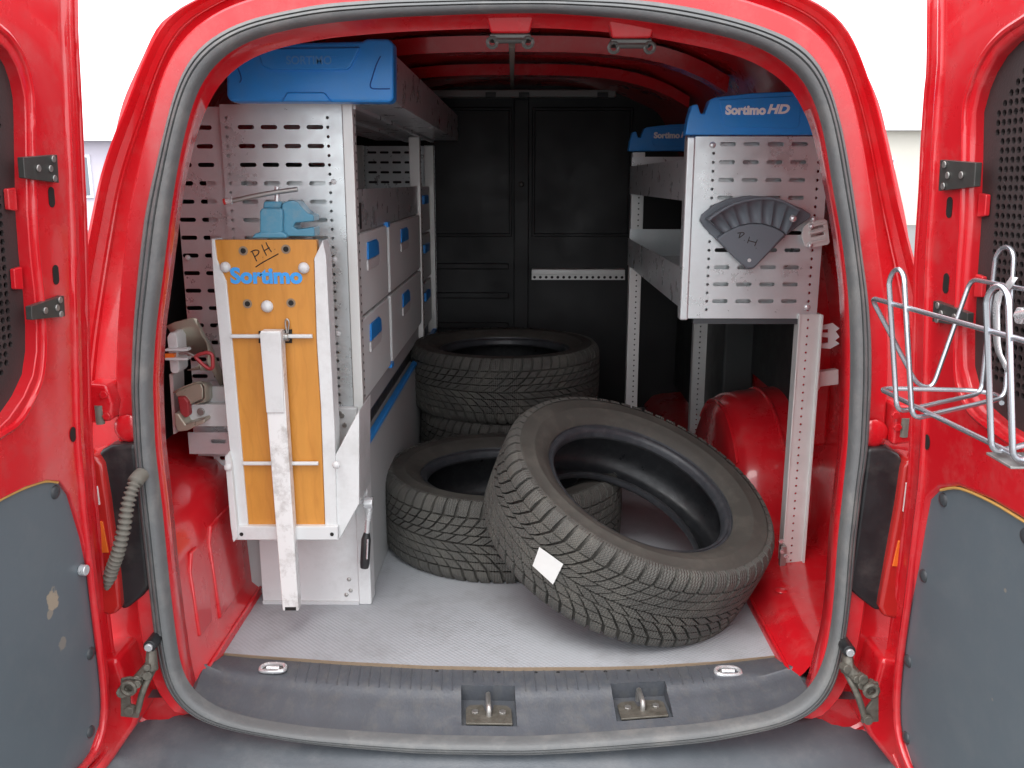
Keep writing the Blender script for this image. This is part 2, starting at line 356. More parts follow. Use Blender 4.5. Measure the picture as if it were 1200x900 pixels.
# ------------------------------------------------------------------ closed contours of the rear opening
N = 320; CZ = 0.55
ANG = [2 * math.pi * i / N for i in range(N)]
def polar(pts, smooth=2):
    s = sorted(((math.atan2(z - CZ, x)) % (2 * math.pi), math.hypot(x, z - CZ)) for x, z in pts)
    s = [(s[-1][0] - 2 * math.pi, s[-1][1])] + s + [(s[0][0] + 2 * math.pi, s[0][1])]
    r = []; k = 0
    for a in ANG:
        while s[k + 1][0] < a: k += 1
        (a0, r0), (a1, r1) = s[k], s[k + 1]
        # straight chord between the two points
        x0, z0, x1, z1 = r0 * math.cos(a0), r0 * math.sin(a0), r1 * math.cos(a1), r1 * math.sin(a1)
        den = math.cos(a) * (z1 - z0) - math.sin(a) * (x1 - x0)
        r.append((x0 * (z1 - z0) - z0 * (x1 - x0)) / den if abs(den) > 1e-9 else r0)
    for _ in range(smooth): r = [(r[i - 2] + r[i - 1] * 2 + r[i] * 3 + r[(i + 1) % N] * 2 + r[(i + 2) % N]) / 9 for i in range(N)]
    return [(q * math.cos(a), CZ + q * math.sin(a)) for q, a in zip(r, ANG)]
def offset(c, d):
    out = []
    for i in range(N):
        (x0, z0), (x1, z1) = c[i - 2], c[(i + 2) % N]; t = Vector((x1 - x0, z1 - z0)).normalized(); out.append((c[i][0] + t.y * d, c[i][1] - t.x * d))
    return out
def mix(a, b, t): return [(p[0] + (q[0] - p[0]) * t, p[1] + (q[1] - p[1]) * t) for p, q in zip(a, b)]
def ring(c, dy): return [Vector((x, rearY(x, z) + dy, z)) for x, z in c]
def px_contour(px, smooth=2): return polar([(rear(*p).x, rear(*p).z) for p in px], smooth)
S_out_px = [(600,-2),(660,-2),(740,0),(790,6),(840,16),(890,31),(933,48),(957,70),(972,103),(983,143),(992,187),(998,227),(1003,260),(1008,300),(1015,347),(1019,400),(1019,447),(1015,527),(1009,560),(1000,636),(995,700),(989,743),(983,777),(972,812),(945,835),(907,848),(830,864),(715,874),(620,879),
    (490,877),(360,865),(273,850),(234,839),(208,820),(193,794),(184,750),(176,675),(167,600),(160,525),(156,450),(159,380),(164,320),(172,250),(180,215),(190,175),(202,125),(215,85),(235,55),(270,32),(305,20),(380,5),(460,0),(560,-2)]
S_in_px = [(560,16),(640,15),(715,20),(765,26),(815,35),(865,46),(902,60),(940,88),(957,122),(967,160),(973,200),(980,240),(985,267),(990,300),(995,347),(997,400),(997,447),(994,527),(990,560),(982,636),(977,711),(972,750),(968,770),(958,795),(941,818),(907,834),(830,848),(715,858),(620,864),
    (490,862),(360,853),(286,841),(247,828),(226,811),(213,794),(206,750),(197,675),(190,600),(181,525),(178,450),(182,385),(190,325),(198,258),(206,205),(216,155),(228,112),(242,85),(265,62),(292,47),(330,36),(380,27),(460,20)]
SO = px_contour(S_out_px); SI = px_contour(S_in_px)
def rp(px, py): p = rear(px, py); return (p.x, p.z)
B_pts = [rp(*p) for p in [(200,2),(180,25),(165,55),(152,85),(140,117),(127,145),(115,175),(105,207)]] + [rp(*p) for p in [(985,11),(1000,27),(1012,52),(1025,87),(1037,125),(1050,180),(1060,225)]]
B_pts += [(-0.745,0.66),(-0.785,0.5),(-0.81,0.3),(-0.82,0.1),(-0.81,-0.08),(-0.74,-0.13),(-0.4,-0.15),(0,-0.155),(0.4,-0.15),(0.74,-0.13),(0.81,-0.08),(0.82,0.1),(0.81,0.3),(0.785,0.5),(0.745,0.66),
          (-0.50,1.195),(-0.42,1.235),(-0.2,1.255),(0,1.26),(0.2,1.255),(0.42,1.235),(0.515,1.195)]
BO = polar(B_pts, 1)

van = thing('delivery_van', 'red delivery van seen from behind with both rear doors wide open', 'van', (0, 0.4, -0.6))

# ------------------------------------------------------------------ ground
g = MB(); g.add([(-120,-120,-0.6),(120,-120,-0.6),(120,120,-0.6),(-120,120,-0.6)], [(0,1,2,3)])
struct(g.build('ground', 'ground'))

# ------------------------------------------------------------------ van body: rear frame, flange, seal
def ringB(c, dy):
    cl_ = lambda t: max(0, min(1, t))
    return [Vector((x, rearY(x, z) + dy + 0.06 * cl_((-0.015 - z) / 0.03) * cl_((0.60 - abs(x)) / 0.05), z)) for x, z in c]
step = offset(SO, 0.040)
rows = [ringB(offset(SO, -0.006), 0.006), ringB(offset(SO, 0.028), 0.002), ringB(offset(SO, 0.032), 0.006), ringB(offset(SO, 0.037), 0.034), ringB(step, 0.040)]
for t, dy in ((0.12, 0.044), (0.46, 0.052), (0.49, 0.047), (0.53, 0.047), (0.56, 0.042), (0.72, 0.036), (0.77, 0.020), (0.80, 0.016), (0.86, 0.016), (0.89, 0.022), (0.97, 0.036), (1.0, 0.05)):
    rows.append(ringB(mix(step, BO, t), dy))
rows.append(ringB(offset(BO, 0.012), 0.12)); rows.append(ringB(offset(BO, 0.03), 0.4)); rows.append(ringB(offset(BO, 0.035), 2.6))
m_ = MB(); m_.grid(rows, True)
m_.build('rear_frame', 'red', van, smooth=True, angle=22)
def ring2(c, Y): return [Vector((x, Y, z)) for x, z in c]
def header_drop(c, d): return [(x, z - d * max(0, min(1, (z - 0.9) / 0.15))) for x, z in c]
def sink(c, d): return [(x, z - d * max(0, min(1, (0.10 - z) / 0.06))) for x, z in c]
fa = sink(offset(SI, 0.010), 0.0); fb = sink(offset(SI, 0.003), 0.02); fc = sink(header_drop(offset(SI, 0.002), 0.016), 0.05)
m_ = MB(); m_.grid([ring(fa, 0.006), ring(fb, 0.010), ring(sink(offset(SI, 0.002), 0.04), 0.03), ring(fc, 0.055), ring(sink(offset(fc, 0.008), 0.0), 0.060), ring(offset(fc, 0.03), 0.062)], True)
m_.build('opening_flange', 'red', van, smooth=True, angle=60)
prof = [(0.0, -0.004), (0.0, 0.010), (0.06, 0.019), (0.2, 0.024), (0.36, 0.025), (0.42, 0.020), (0.47, 0.025), (0.60, 0.024), (0.64, 0.019), (0.69, 0.024), (0.80, 0.022), (0.92, 0.015), (1.0, 0.006), (1.0, -0.008)]
m_ = MB(); m_.grid([ring(mix(SI, SO, t), -h) for t, h in prof], True)
m_.build('door_seal', 'seal', van, smooth=True, angle=50)

# inner shell: side walls and roof skin
W_pts = [(0.60,-0.03),(0.70,-0.03),(0.755,0.1),(0.765,0.4),(0.75,0.6),(0.70,0.85),(0.635,1.05),(0.56,1.18),(0.40,1.25),(0.2,1.275),(0,1.28)]
W_pts += [(-x, z) for x, z in W_pts[:-1]] + [(0,-0.03),(0.3,-0.03),(-0.3,-0.03)]
WO = polar(W_pts, 1)
m_ = MB(); m_.grid([ring(offset(fc, 0.028), 0.062), ring2(WO, 0.13), ring2(WO, 0.8), ring2(WO, 1.5), ring2(WO, 2.27)], True)
m_.build('inner_shell', 'red', van, smooth=True, angle=50)
# roof ribs
for Y, d in ((0.42, 0.035), (0.95, 0.035), (1.5, 0.03)):
    rows = []
    for yy, dz in ((Y - 0.05, 0.0), (Y - 0.03, d), (Y + 0.03, d), (Y + 0.05, 0.0)):
        rows.append([Vector((x, yy, 1.268 - 0.05 * x * x - 0.9 * x ** 4 - dz)) for x in [i / 20 * 1.1 - 0.55 for i in range(21)]])
    MB().grid(rows).build('roof_rib', 'red', van, smooth=True, angle=40)
# header recesses with their catches
for px, py in ((598, 47), (739, 53)):
    c = onY(px, py, 0.115)
    hc = MB().prism([c + Vector(p) for p in ((-0.045, -0.03, 0.052), (0.045, -0.03, 0.052), (0.032, -0.012, 0.008), (-0.032, -0.012, 0.008))], (0, 0.03, 0.004)).build('header_recess', 'red', van, bevel=0.005)
    k = MB().box((c.x - 0.034, c.y - 0.012, c.z - 0.002), (c.x + 0.034, c.y + 0.02, c.z + 0.009)).build('roof_catch', 'bracket', van, bevel=0.003)
    MB().cyl((c.x - 0.026, c.y - 0.016, c.z - 0.003), (c.x + 0.026, c.y - 0.016, c.z - 0.003), 0.0045, 8).build('catch_bar', 'bracket', k, smooth=True)
    for s in (-1, 1):
        MB().tube([c + Vector((s * 0.029 + 0.008 * math.cos(t), -0.017, -0.006 + 0.008 * math.sin(t))) for t in [i / 10 * 2 * math.pi for i in range(10)]], 0.0032, 6, closed=True).build('catch_ring', 'bracket', k, smooth=True)
# long cable cover running forward under the roof
a, b = onY(600, 55, 0.16), onY(600, 104, 2.05)
MB().prism([a + Vector((-0.006, 0, 0.01)), a + Vector((0.006, 0, 0.01)), a + Vector((0.005, 0, -0.002)), a + Vector((-0.005, 0, -0.002))], b - a).build('roof_cable_cover', 'conduit', van, bevel=0.002)

# bulkhead
bk = MB(); bk.box((-0.72, 2.2, -0.02), (0.72, 2.24, 1.295)); bko = bk.build('bulkhead', 'bulk', van)
def bulk_frame(x0, y0, x1, y1, wdt=0.012):
    a = onY(x0, y1, 2.2); b = onY(x1, y0, 2.2)
    r = [(a.x, a.z), (b.x, a.z), (b.x, b.z), (a.x, b.z)]; q = [(a.x + wdt, a.z + wdt), (b.x - wdt, a.z + wdt), (b.x - wdt, b.z - wdt), (a.x + wdt, b.z - wdt)]
    plate(r, [q], Vector((0, 2.2, 0)), Vector((1, 0, 0)), Vector((0, 0, 1)), Vector((0, 1, 0)), -0.014, 0.004, 'pressed_border', 'bulk', bko, 0.004, 2)
bulk_frame(500, 126, 600, 277); bulk_frame(623, 126, 742, 277)
for y in (312, 346, 381): p, q = onY(500, y + 3, 2.2), onY(596, y, 2.2); MB().box((p.x, 2.183, p.z), (q.x, 2.201, q.z + 0.012)).build('pressed_rib', 'bulk', bko, bevel=0.004)
p, q = onY(602, 470, 2.2), onY(620, 116, 2.2); MB().box((p.x, 2.186, 0.0), (q.x, 2.202, q.z)).build('centre_post', 'bulk', bko, bevel=0.004)
p = onY(611, 216, 2.186); MB().dome(p, (0, -1, 0), 0.012, 0.006).build('bolt', 'bracket', bko, smooth=True)
p, q = onY(503, 114, 2.15), onY(722, 105, 2.15)
bm_ = MB().box((p.x, 2.14, p.z), (q.x, 2.2, q.z)).build('bulkhead_beam', 'beam', van, bevel=0.006)
for x in (575, 614, 706): a = onY(x - 6, 114, 2.135); MB().box((a.x, 2.132, a.z), (a.x + 0.04, 2.142, a.z + 0.018)).build('beam_clip', 'black', bm_)
# lashing rail on the bulkhead
p, q = onY(623, 327, 2.14), onY(733, 316, 2.14)
rl = MB().box((p.x, 2.15, p.z + 0.016), (q.x, 2.2, q.z)).build('lashing_rail', 'alu_grey', van, bevel=0.003)
mb = MB(); n = 16; L_ = (q.x - p.x) / n
for i in range(n):
    P = lambda x, z, w: Vector((x, 2.149 + w, z)); holed_cell(mb, P, p.x + i * L_, p.x + (i + 1) * L_, p.z - 0.004, p.z + 0.0165, (p.x + (i + .5) * L_, p.z + 0.006, 0.006, 0.006), 0.003)
mb.build('perforated_lip', 'alu_grey', rl, fix=False)

# ------------------------------------------------------------------ cargo floor, sill and wheel housings
edge_px = [(250,765),(300,769),(400,776),(500,781),(600,783),(700,782.5),(760,781),(840,776),(917,768)]
def lerp_px(lst, x):
    for (x0, y0), (x1, y1) in zip(lst, lst[1:]):
        if x <= x1: return y0 + (y1 - y0) * (x - x0) / (x1 - x0)
    return lst[-1][1]
fl = MB(); n = 40; front = []
for i in range(n + 1):
    x = 250 + (917 - 250) * i / n; front.append(onZ(x, lerp_px(edge_px, x), 0.0))
back = [Vector((p.x * 1.0, 2.2, 0.0)) for p in front]
fl.grid([[p + Vector((0, 0.002, -0.012)) for p in front], [p + Vector((0, 0.002, 0)) for p in front], back])
flo = fl.build('cargo_floor', 'floor', van)
ed = MB(); ed.grid([[p + Vector((0, -0.0005, -0.012)) for p in front], [p + Vector((0, -0.001, 0.001)) for p in front], [p + Vector((0, 0.0012, 0.001)) for p in front]])
ed.build('plywood_edge', 'tan', flo)
# sill: from the floor edge down to the seal, with two catch pockets
bot_px = [(226,811),(247,828),(286,841),(360,853),(490,862),(620,864),(715,858),(830,848),(907,834),(950,812)]
recs = [(540, 601), (710, 772)]
us = sorted(set([i / 60 for i in range(61)]))
def topx(u): return 250 + 667 * u
def botx(u): return 226 + 724 * u
cuts = []
for a, b in recs: cuts += [(a - 250) / 667.0, (b - 250) / 667.0]
us = sorted([u for u in us if all(abs(u - c) > 0.006 for c in cuts)] + cuts)
def sill_pt(u, t):
    xt = topx(u); p = onZ(xt, lerp_px(edge_px, xt), -0.006); xb = botx(u) + 0; q = rear(xb, lerp_px(bot_px, xb)); q = q + Vector((0, 0.004, 0.002))
    x_shift = 0
    r = p.lerp(q, t); r.z += 0.010 * math.sin(math.pi * min(1, t * 1.15)) * (1 if t < 0.86 else 0.8)
    if t > 0.48: r.z -= 0.004
    return r
ts = [0.0, 0.03, 0.12, 0.26, 0.36, 0.47, 0.49, 0.62, 0.76, 0.86, 0.93, 1.0]
IN = lambda u0, u1: any(u0 >= (a - 250) / 667.0 - 1e-6 and u1 <= (b - 250) / 667.0 + 1e-6 for a, b in recs)
sm = MB(); vs = [sill_pt(u, t) for t in ts for u in us]; nu = len(us); fs = []
T0, T1 = 4, 9
for i in range(len(ts) - 1):
    for j in range(nu - 1):
        if T0 <= i < T1 and IN(us[j], us[j + 1]): continue
        fs.append((i * nu + j, i * nu + j + 1, (i + 1) * nu + j + 1, (i + 1) * nu + j))
sm.add(vs, fs); sill = sm.build('sill_cover', 'sill', van, smooth=True, angle=40)
for u in (0.0, 1.0):                                             # side returns of the sill, so no gap shows beside it
    k = -1 if u == 0 else 1
    MB().grid([[sill_pt(u, t) for t in ts], [sill_pt(u, t) + Vector((k * 0.02, 0.0, -0.012)) for t in ts], [sill_pt(u, t) + Vector((k * 0.09, 0.012, -0.02)) for t in ts]]).build('sill_end', 'sill', sill, smooth=True)
for a, b in recs:
    ua, ub = (a - 250) / 667.0, (b - 250) / 667.0
    A, B_, C_, D_ = sill_pt(ua, ts[T0]), sill_pt(ub, ts[T0]), sill_pt(ub, ts[T1]), sill_pt(ua, ts[T1])
    dn = Vector((0, 0.004, -0.034)); dn2 = Vector((0, 0, -0.006))
    pk = MB(); pk.add([A, B_, C_, D_, A + dn, B_ + dn, C_ + dn2, D_ + dn2], [(0,1,5,4),(1,2,6,5),(3,0,4,7),(4,5,6,7)])
    pko = pk.build('catch_pocket', 'sill', sill)
    fl0 = lambda s, t, h: (A + dn).lerp(B_ + dn, s).lerp((D_ + dn2).lerp(C_ + dn2, s), t) + Vector((0, 0, h))
    pl = MB(); outl = [(0.08,0.98),(0.08,0.45),(0.16,0.34),(0.40,0.32),(0.44,0.55),(0.56,0.55),(0.60,0.32),(0.84,0.34),(0.92,0.45),(0.92,0.98)]
    pl.prism([fl0(s, t, 0.006) for s, t in outl], (0, 0, 0.004))
    st = pl.build('striker_plate', 'grease', sill, bevel=0.0012)
    for s in (0.25, 0.75):
        c = fl0(s, 0.62, 0.010); MB().cyl(c, c + Vector((0, 0, 0.004)), 0.007, 6).build('bolt', 'steel', st, bevel=0.001)
    c0, c1 = fl0(0.5, 0.15, 0.0), fl0(0.5, 0.72, 0.0)
    MB().tube(round_path([c0, c0 + Vector((0, 0, 0.026)), c1 + Vector((0, 0, 0.026)), c1], 0.01), 0.0048, 8).build('striker_loop', 'steel', st, smooth=True)
for x in (512, 556, 584, 627, 653, 681, 708, 735, 762):
    u = (x - 250) / 667.0; p = sill_pt(u, 0.10); MB().dome(p + Vector((0, 0, -0.001)), (0, 0, 1), 0.0048, 0.0022, 8).build('dark_dimple', 'black', sill, smooth=True)  # black domes stand in for the shade in small sill dimples
mb = MB()
for i in range(46):
    u = 0.10 + 0.80 * i / 45
    if any(abs(250 + 667 * u - x) < 22 for x in (320, 853)): continue
    mb.tube([sill_pt(u, t) + Vector((0, 0, -0.0002)) for t in ((0.06, 0.12, 0.20, 0.30) if any(a - 6 < 250 + 667 * u < b + 6 for a, b in recs) else (0.06, 0.12, 0.26, 0.36, 0.45))], 0.0013, 5)
mb.build('moulded_ribs', 'sill', sill, smooth=True)['kind'] = 'stuff'
# lashing eyes
for px, py in ((320, 788), (853, 792)):
    c = onZ(px, py, -0.002); c.z += 0.004
    e = MB().tube(smooth_path([c + Vector(p) for p in ((-0.020, -0.008, .004), (-0.023, 0.004, .004), (-0.014, 0.014, .005), (0.014, 0.014, .005), (0.023, 0.004, .004), (0.020, -0.008, .004), (0, -0.011, .004))], 4, True), 0.0042, 8, True).build('lashing_eye', 'chrome', sill, smooth=True)
    MB().prism([c + Vector((0.019 * math.cos(t), 0.002 + 0.011 * math.sin(t), -0.004)) for t in [i / 14 * 2 * math.pi for i in range(14)]], (0, 0, 0.006)).build('eye_cup', 'steel', e)
    MB().cyl(c + Vector((-0.012, 0.002, 0.005)), c + Vector((0.012, 0.002, 0.005)), 0.004, 8).build('eye_bar', 'chrome', e, smooth=True)

def housing(sec, ys, name):
    """sec: function(Y)->list of (x,z); lofted along ys"""
    mb = MB(); mb.grid([[Vector((x, y, z)) for x, z in sec(y)] for y in ys]); return mb.build(name, 'red', van, smooth=True, angle=50)
def secL(y):
    k = min(1, max(0, (y - 0.10) / 0.25)); h = 0.30 + 0.04 * k; xi = -0.566 - 0.002
    return [(-0.553, -0.006), (-0.553, 0.010), (-0.558, 0.016), (xi - 0.006, 0.030), (xi - 0.012, 0.16), (xi - 0.020, h - 0.08), (xi - 0.032, h - 0.035), (xi - 0.06, h - 0.008), (xi - 0.10, h), (-0.78, h + 0.03)]
housing(secL, [0.045, 0.07, 0.12, 0.2, 0.3, 0.5, 1.0, 1.35, 1.4], 'side_housing')
# pressed beads on the left housing
def beadL(pts, r=0.007):
    MB().tube(smooth_path([Vector((-0.579 - (z - 0.16) * 0.10 + (0.0), y, z)) for y, z in pts], 5), r, 8).build('pressed_bead', 'red', van, smooth=True)
def face_x(z): return -0.5735 - max(0, z - 0.03) * 0.062
for y0, y1, z0, z1 in ((0.115, 0.185, 0.07, 0.235), (0.225, 0.40, 0.05, 0.245)):
    MB().prism([Vector((face_x(z) - 0.004, y, z)) for y, z in ((y0, z0), (y1, z0), (y1 + 0.004, z1 - 0.03), (y1 - 0.02, z1), (y0 + 0.02, z1), (y0, z1 - 0.03))], (0.009, 0, 0)).build('pressed_panel', 'red', van, bevel=0.006, seg=3)
MB().tube([Vector((-0.5555, 0.10, 0.016)), Vector((-0.5555, 0.6, 0.016))], 0.004, 8).build('pressed_bead', 'red', van, smooth=True)
def secR(y):
    # low ledge first, then the round wheel housing
    t = max(0.0, min(1.0, (y - 0.66) / 0.64)); arch = 0.06 + (0.285 * math.sqrt(max(0, 1 - (2 * t - 1) ** 2)) if 0 < t < 1 else 0)
    return [(0.543, -0.006), (0.543, 0.012), (0.549, 0.018), (0.565, 0.035), (0.572, max(0.045, arch - 0.07)), (0.585, max(0.052, arch - 0.025)), (0.61, max(0.058, arch - 0.004)), (0.65, arch + 0.002), (0.80, arch + 0.02)]
ys = [0.066, 0.08, 0.12, 0.3, 0.5, 0.64] + [0.66 + 0.64 * i / 24 for i in range(25)] + [1.34, 1.6, 2.2]
housing(secR, ys, 'wheel_housing')
for k, (xx, off) in enumerate(((0.585, -0.027), (0.70, 0.008))):
    MB().tube([Vector((xx, 0.66 + 0.64 * i / 24, 0.06 + 0.285 * math.sqrt(max(0, 1 - (2 * i / 24 - 1) ** 2)) + off)) for i in range(3, 22)], 0.006, 8).build('pressed_bead', 'red', van, smooth=True)
MB().tube([Vector((0.5465, 0.10, 0.018)), Vector((0.5465, 0.66, 0.018))], 0.004, 8).build('pressed_bead', 'red', van, smooth=True)
for y, z, x in ((0.20, 0.056, 0.63), (0.36, 0.057, 0.60), (0.30, 0.058, 0.69)): MB().dome((x, y, z), (0, 0, 1), 0.014, 0.004, 14).build('pressed_dimple', 'red', van, smooth=True)
MB().box((0.66, 1.3, 0.10), (0.757, 2.18, 0.75)).build('side_lining', 'greywall', van, bevel=0.01)
def lining(sx, y0, y1, z0, z1):
    xs = lambda z: sx * (0.748 if z < 0.6 else 0.748 - (z - 0.6) * 0.235)
    zs = [z0 + (z1 - z0) * i / 6 for i in range(7)]
    MB().grid([[Vector((xs(z), y, z)) for z in zs] for y in (y0, y1)]).build('side_lining', 'greywall', van)
lining(1, 0.66, 2.19, 0.34, 1.0); lining(-1, 0.46, 2.19, 0.36, 1.04)
for y in (0.62,): MB().box((0.69, y, 0.3), (0.77, y + 0.06, 0.95)).build('side_pillar', 'red', van, bevel=0.015)

# ------------------------------------------------------------------ bumper
bb_px = [(-10,810),(100,830),(150,836),(205,842),(250,852),(300,861),(450,875),(620,880),(800,873),(900,857),(950,848),(985,842),(1020,837),(1080,830),(1200,810)]
bx = [i / 48 for i in range(49)]; rows = []
bb = []
for t in bx:
    x = -10 + 1210 * t; p = onZ(x, lerp_px(bb_px, x), -0.072); bb.append(p)
for dy, z in ((0.03, -0.058), (0.004, -0.058), (-0.004, -0.055), (-0.016, -0.055), (-0.024, -0.064), (-0.07, -0.074), (-0.085, -0.084), (-0.10, -0.10), (-0.105, -0.13), (-0.10, -0.24), (-0.07, -0.32), (0.12, -0.34)):
    rows.append([Vector((p.x, p.y + dy, z)) for p in bb])
MB().grid(rows).build('rear_bumper', 'bumper', van, smooth=True, angle=60)

# ------------------------------------------------------------------ tail lamps, hinges, conduit, check straps
def lamp(sx, housing_px, lens_px):
    h = MB().prism([onY(x, y, 0.004) for x, y in housing_px], (0, 0.06, 0)).build('tail_lamp', 'black', van, bevel=0.009, seg=3)
    l = MB().prism([onY(x, y, -0.012) for x, y in lens_px], (0, 0.07, 0)).build('lens', 'lens', h, bevel=0.008, seg=3)
    return h, l
hL, lL = lamp(-1, [(112,536),(118,528),(130,522),(159,520),(163,560),(169,620),(176,688),(166,700),(150,713),(141,717),(132,660)], [(70,545),(105,534),(113,535),(119,545),(126,585),(132,630),(138,680),(141,712),(136,720),(128,722),(95,715)])
hR, lR = lamp(1, [(1017,526),(1040,525),(1054,532),(1060,544),(1050,640),(1035,716),(1026,716),(1008,702),(994,690),(1002,640),(1010,580)], [(1059,548),(1064,538),(1105,545),(1090,715),(1048,726),(1036,724),(1031,712),(1042,650),(1052,595)])
for (l, seg_px, m_) in ((lL, [(114,570),(117,592),(111,592),(108,570)], 'clear'), (lL, [(112,610),(120,612),(127,648),(119,648)], 'amber'), (lR, [(1062,566),(1058,600),(1064,600),(1068,566)], 'clear'), (lR, [(1053,634),(1046,664),(1054,664),(1060,634)], 'amber')):
    MB().prism([onY(x, y, -0.0145) for x, y in seg_px], (0, 0.006, 0)).build('lens_insert', m_, l, bevel=0.001)
# inner dark shelf beside the seal
# ribbed conduit into the left pillar
path = smooth_path([onY(166,556,-0.006), onY(158,566,-0.03), onY(150,590,-0.045), onY(145,620,-0.05), onY(138,648,-0.052), onY(131,668,-0.046), onY(125,690,-0.038)], 18)
rr = [0.0095 + 0.0020 * (1 if i % 4 < 2 else -1) for i in range(len(path))]
for i in range(18): rr[i] = 0.0130
for i in range(len(path) - 12, len(path)): rr[i] *= 0.35 + 0.65 * (len(path) - 1 - i) / 12
MB().tube(path, rr, 12).build('cable_conduit', 'conduit', van, smooth=True, angle=80)
# upper hinge blocks
for sx, c_px, bolts, pin in ((-1, (122, 470), ((123, 462), (126, 487)), (113, 488)), (1, (1056, 495), ((1049, 486), (1051, 500)), (1063, 503))):
    c = onY(*c_px, 0.02)
    hb = MB().prism([c + Vector((x, -0.02, z)) for x, z in ((-0.02, -0.035), (0.018, -0.03), (0.024, 0.0), (0.016, 0.032), (-0.02, 0.035))], (0, 0.05, 0)).build('hinge', 'red', van, bevel=0.006, seg=3)
    for q in bolts: b_ = onY(*q, 0.0); MB().cyl(b_, b_ + Vector((0, -0.006, 0)), 0.007, 6).build('bolt', 'red', hb, bevel=0.001)
    b_ = onY(*pin, -0.01); MB().cyl(b_ + Vector((0, 0.012, -0.016)), b_ + Vector((0, 0.012, 0.016)), 0.007, 12).build('hinge_pin', 'conduit', hb, smooth=True)
    bd = onY(150 if sx < 0 else 1024, 502 if sx < 0 else 508, 0.02); MB().dome(bd, (0, -1, 0), 0.024, 0.007, 20).build('pressed_dome', 'red', hb, smooth=True)
# check strap linkages
def linkage(pts):
    (stud, c1, c2, c3, plate_px, pin) = pts
    s0 = onY(*stud, -0.035)
    k = MB().cyl(s0 + Vector((0, 0.03, 0)), s0 + Vector((0, -0.012, 0)), 0.011, 12).build('door_check', 'black', van, bevel=0.002)
    MB().cyl(s0 + Vector((0, -0.012, 0)), s0 + Vector((0, -0.017, 0)), 0.007, 12).build('stud', 'chrome', k, bevel=0.001)
    a, b, c = onY(*c1, -0.05), onY(*c2, -0.06), onY(*c3, -0.07)
    MB().tube([s0 + Vector((0, -0.004, -0.01)), a, b], [0.009, 0.013, 0.008], 8).build('check_arm', 'grease', k, smooth=True)
    q = MB()
    for i in range(7):
        t = i / 6; p = a.lerp(b, t) + Vector((random.uniform(-.012, .012), random.uniform(-.01, .0), random.uniform(-.008, .008))); q.cyl(p + Vector((0, .008, 0)), p + Vector((0.003, -.010, .003)), random.uniform(.006, .011), 8)
    q.build('spring_pack', 'grease', k, bevel=0.0015)
    MB().tube(round_path([a + Vector((0, 0, -0.01)), a.lerp(c, 0.45) + Vector((0.0, -0.01, 0)), c], 0.02), 0.0055, 8).build('check_rod', 'grease', k, smooth=True)
    MB().prism([onY(x, y, -0.07) for x, y in plate_px], (0, 0.006, 0)).build('hinge_plate', 'grease', k, bevel=0.0015)
    p = onY(*pin, -0.075); MB().cyl(p, p + Vector((0, -0.008, 0)), 0.008, 12).build('pivot', 'grease', k, bevel=0.001)
    p = onY(*c2, -0.075); MB().tube([p + Vector((0.011 * math.cos(t), -0.004, 0.011 * math.sin(t))) for t in [i / 12 * 2 * math.pi for i in range(12)]], 0.004, 6, True).build('eyelet', 'grease', k, smooth=True)
linkage(((178,754), (178,780), (152,805), (161,834), [(141,796),(150,794),(166,796),(160,806),(152,812),(152,826),(164,830),(162,842),(141,840)], (153,831)))
linkage(((993,760), (993,783), (1020,808), (1014,842), [(1030,800),(1012,800),(1016,812),(1022,822),(1010,838),(1010,848),(1030,846)], (1016,842)))
# lower body corners behind the hinges
for pts in ([(136,772),(162,842),(158,852),(122,905),(70,905),(90,780)], [(1034,772),(1012,848),(1018,862),(1052,905),(1100,905),(1090,780)]):
    MB().prism([onY(x, y, -0.03) for x, y in pts], (0, 0.12, 0)).build('lower_corner', 'red', van, bevel=0.01, seg=3)

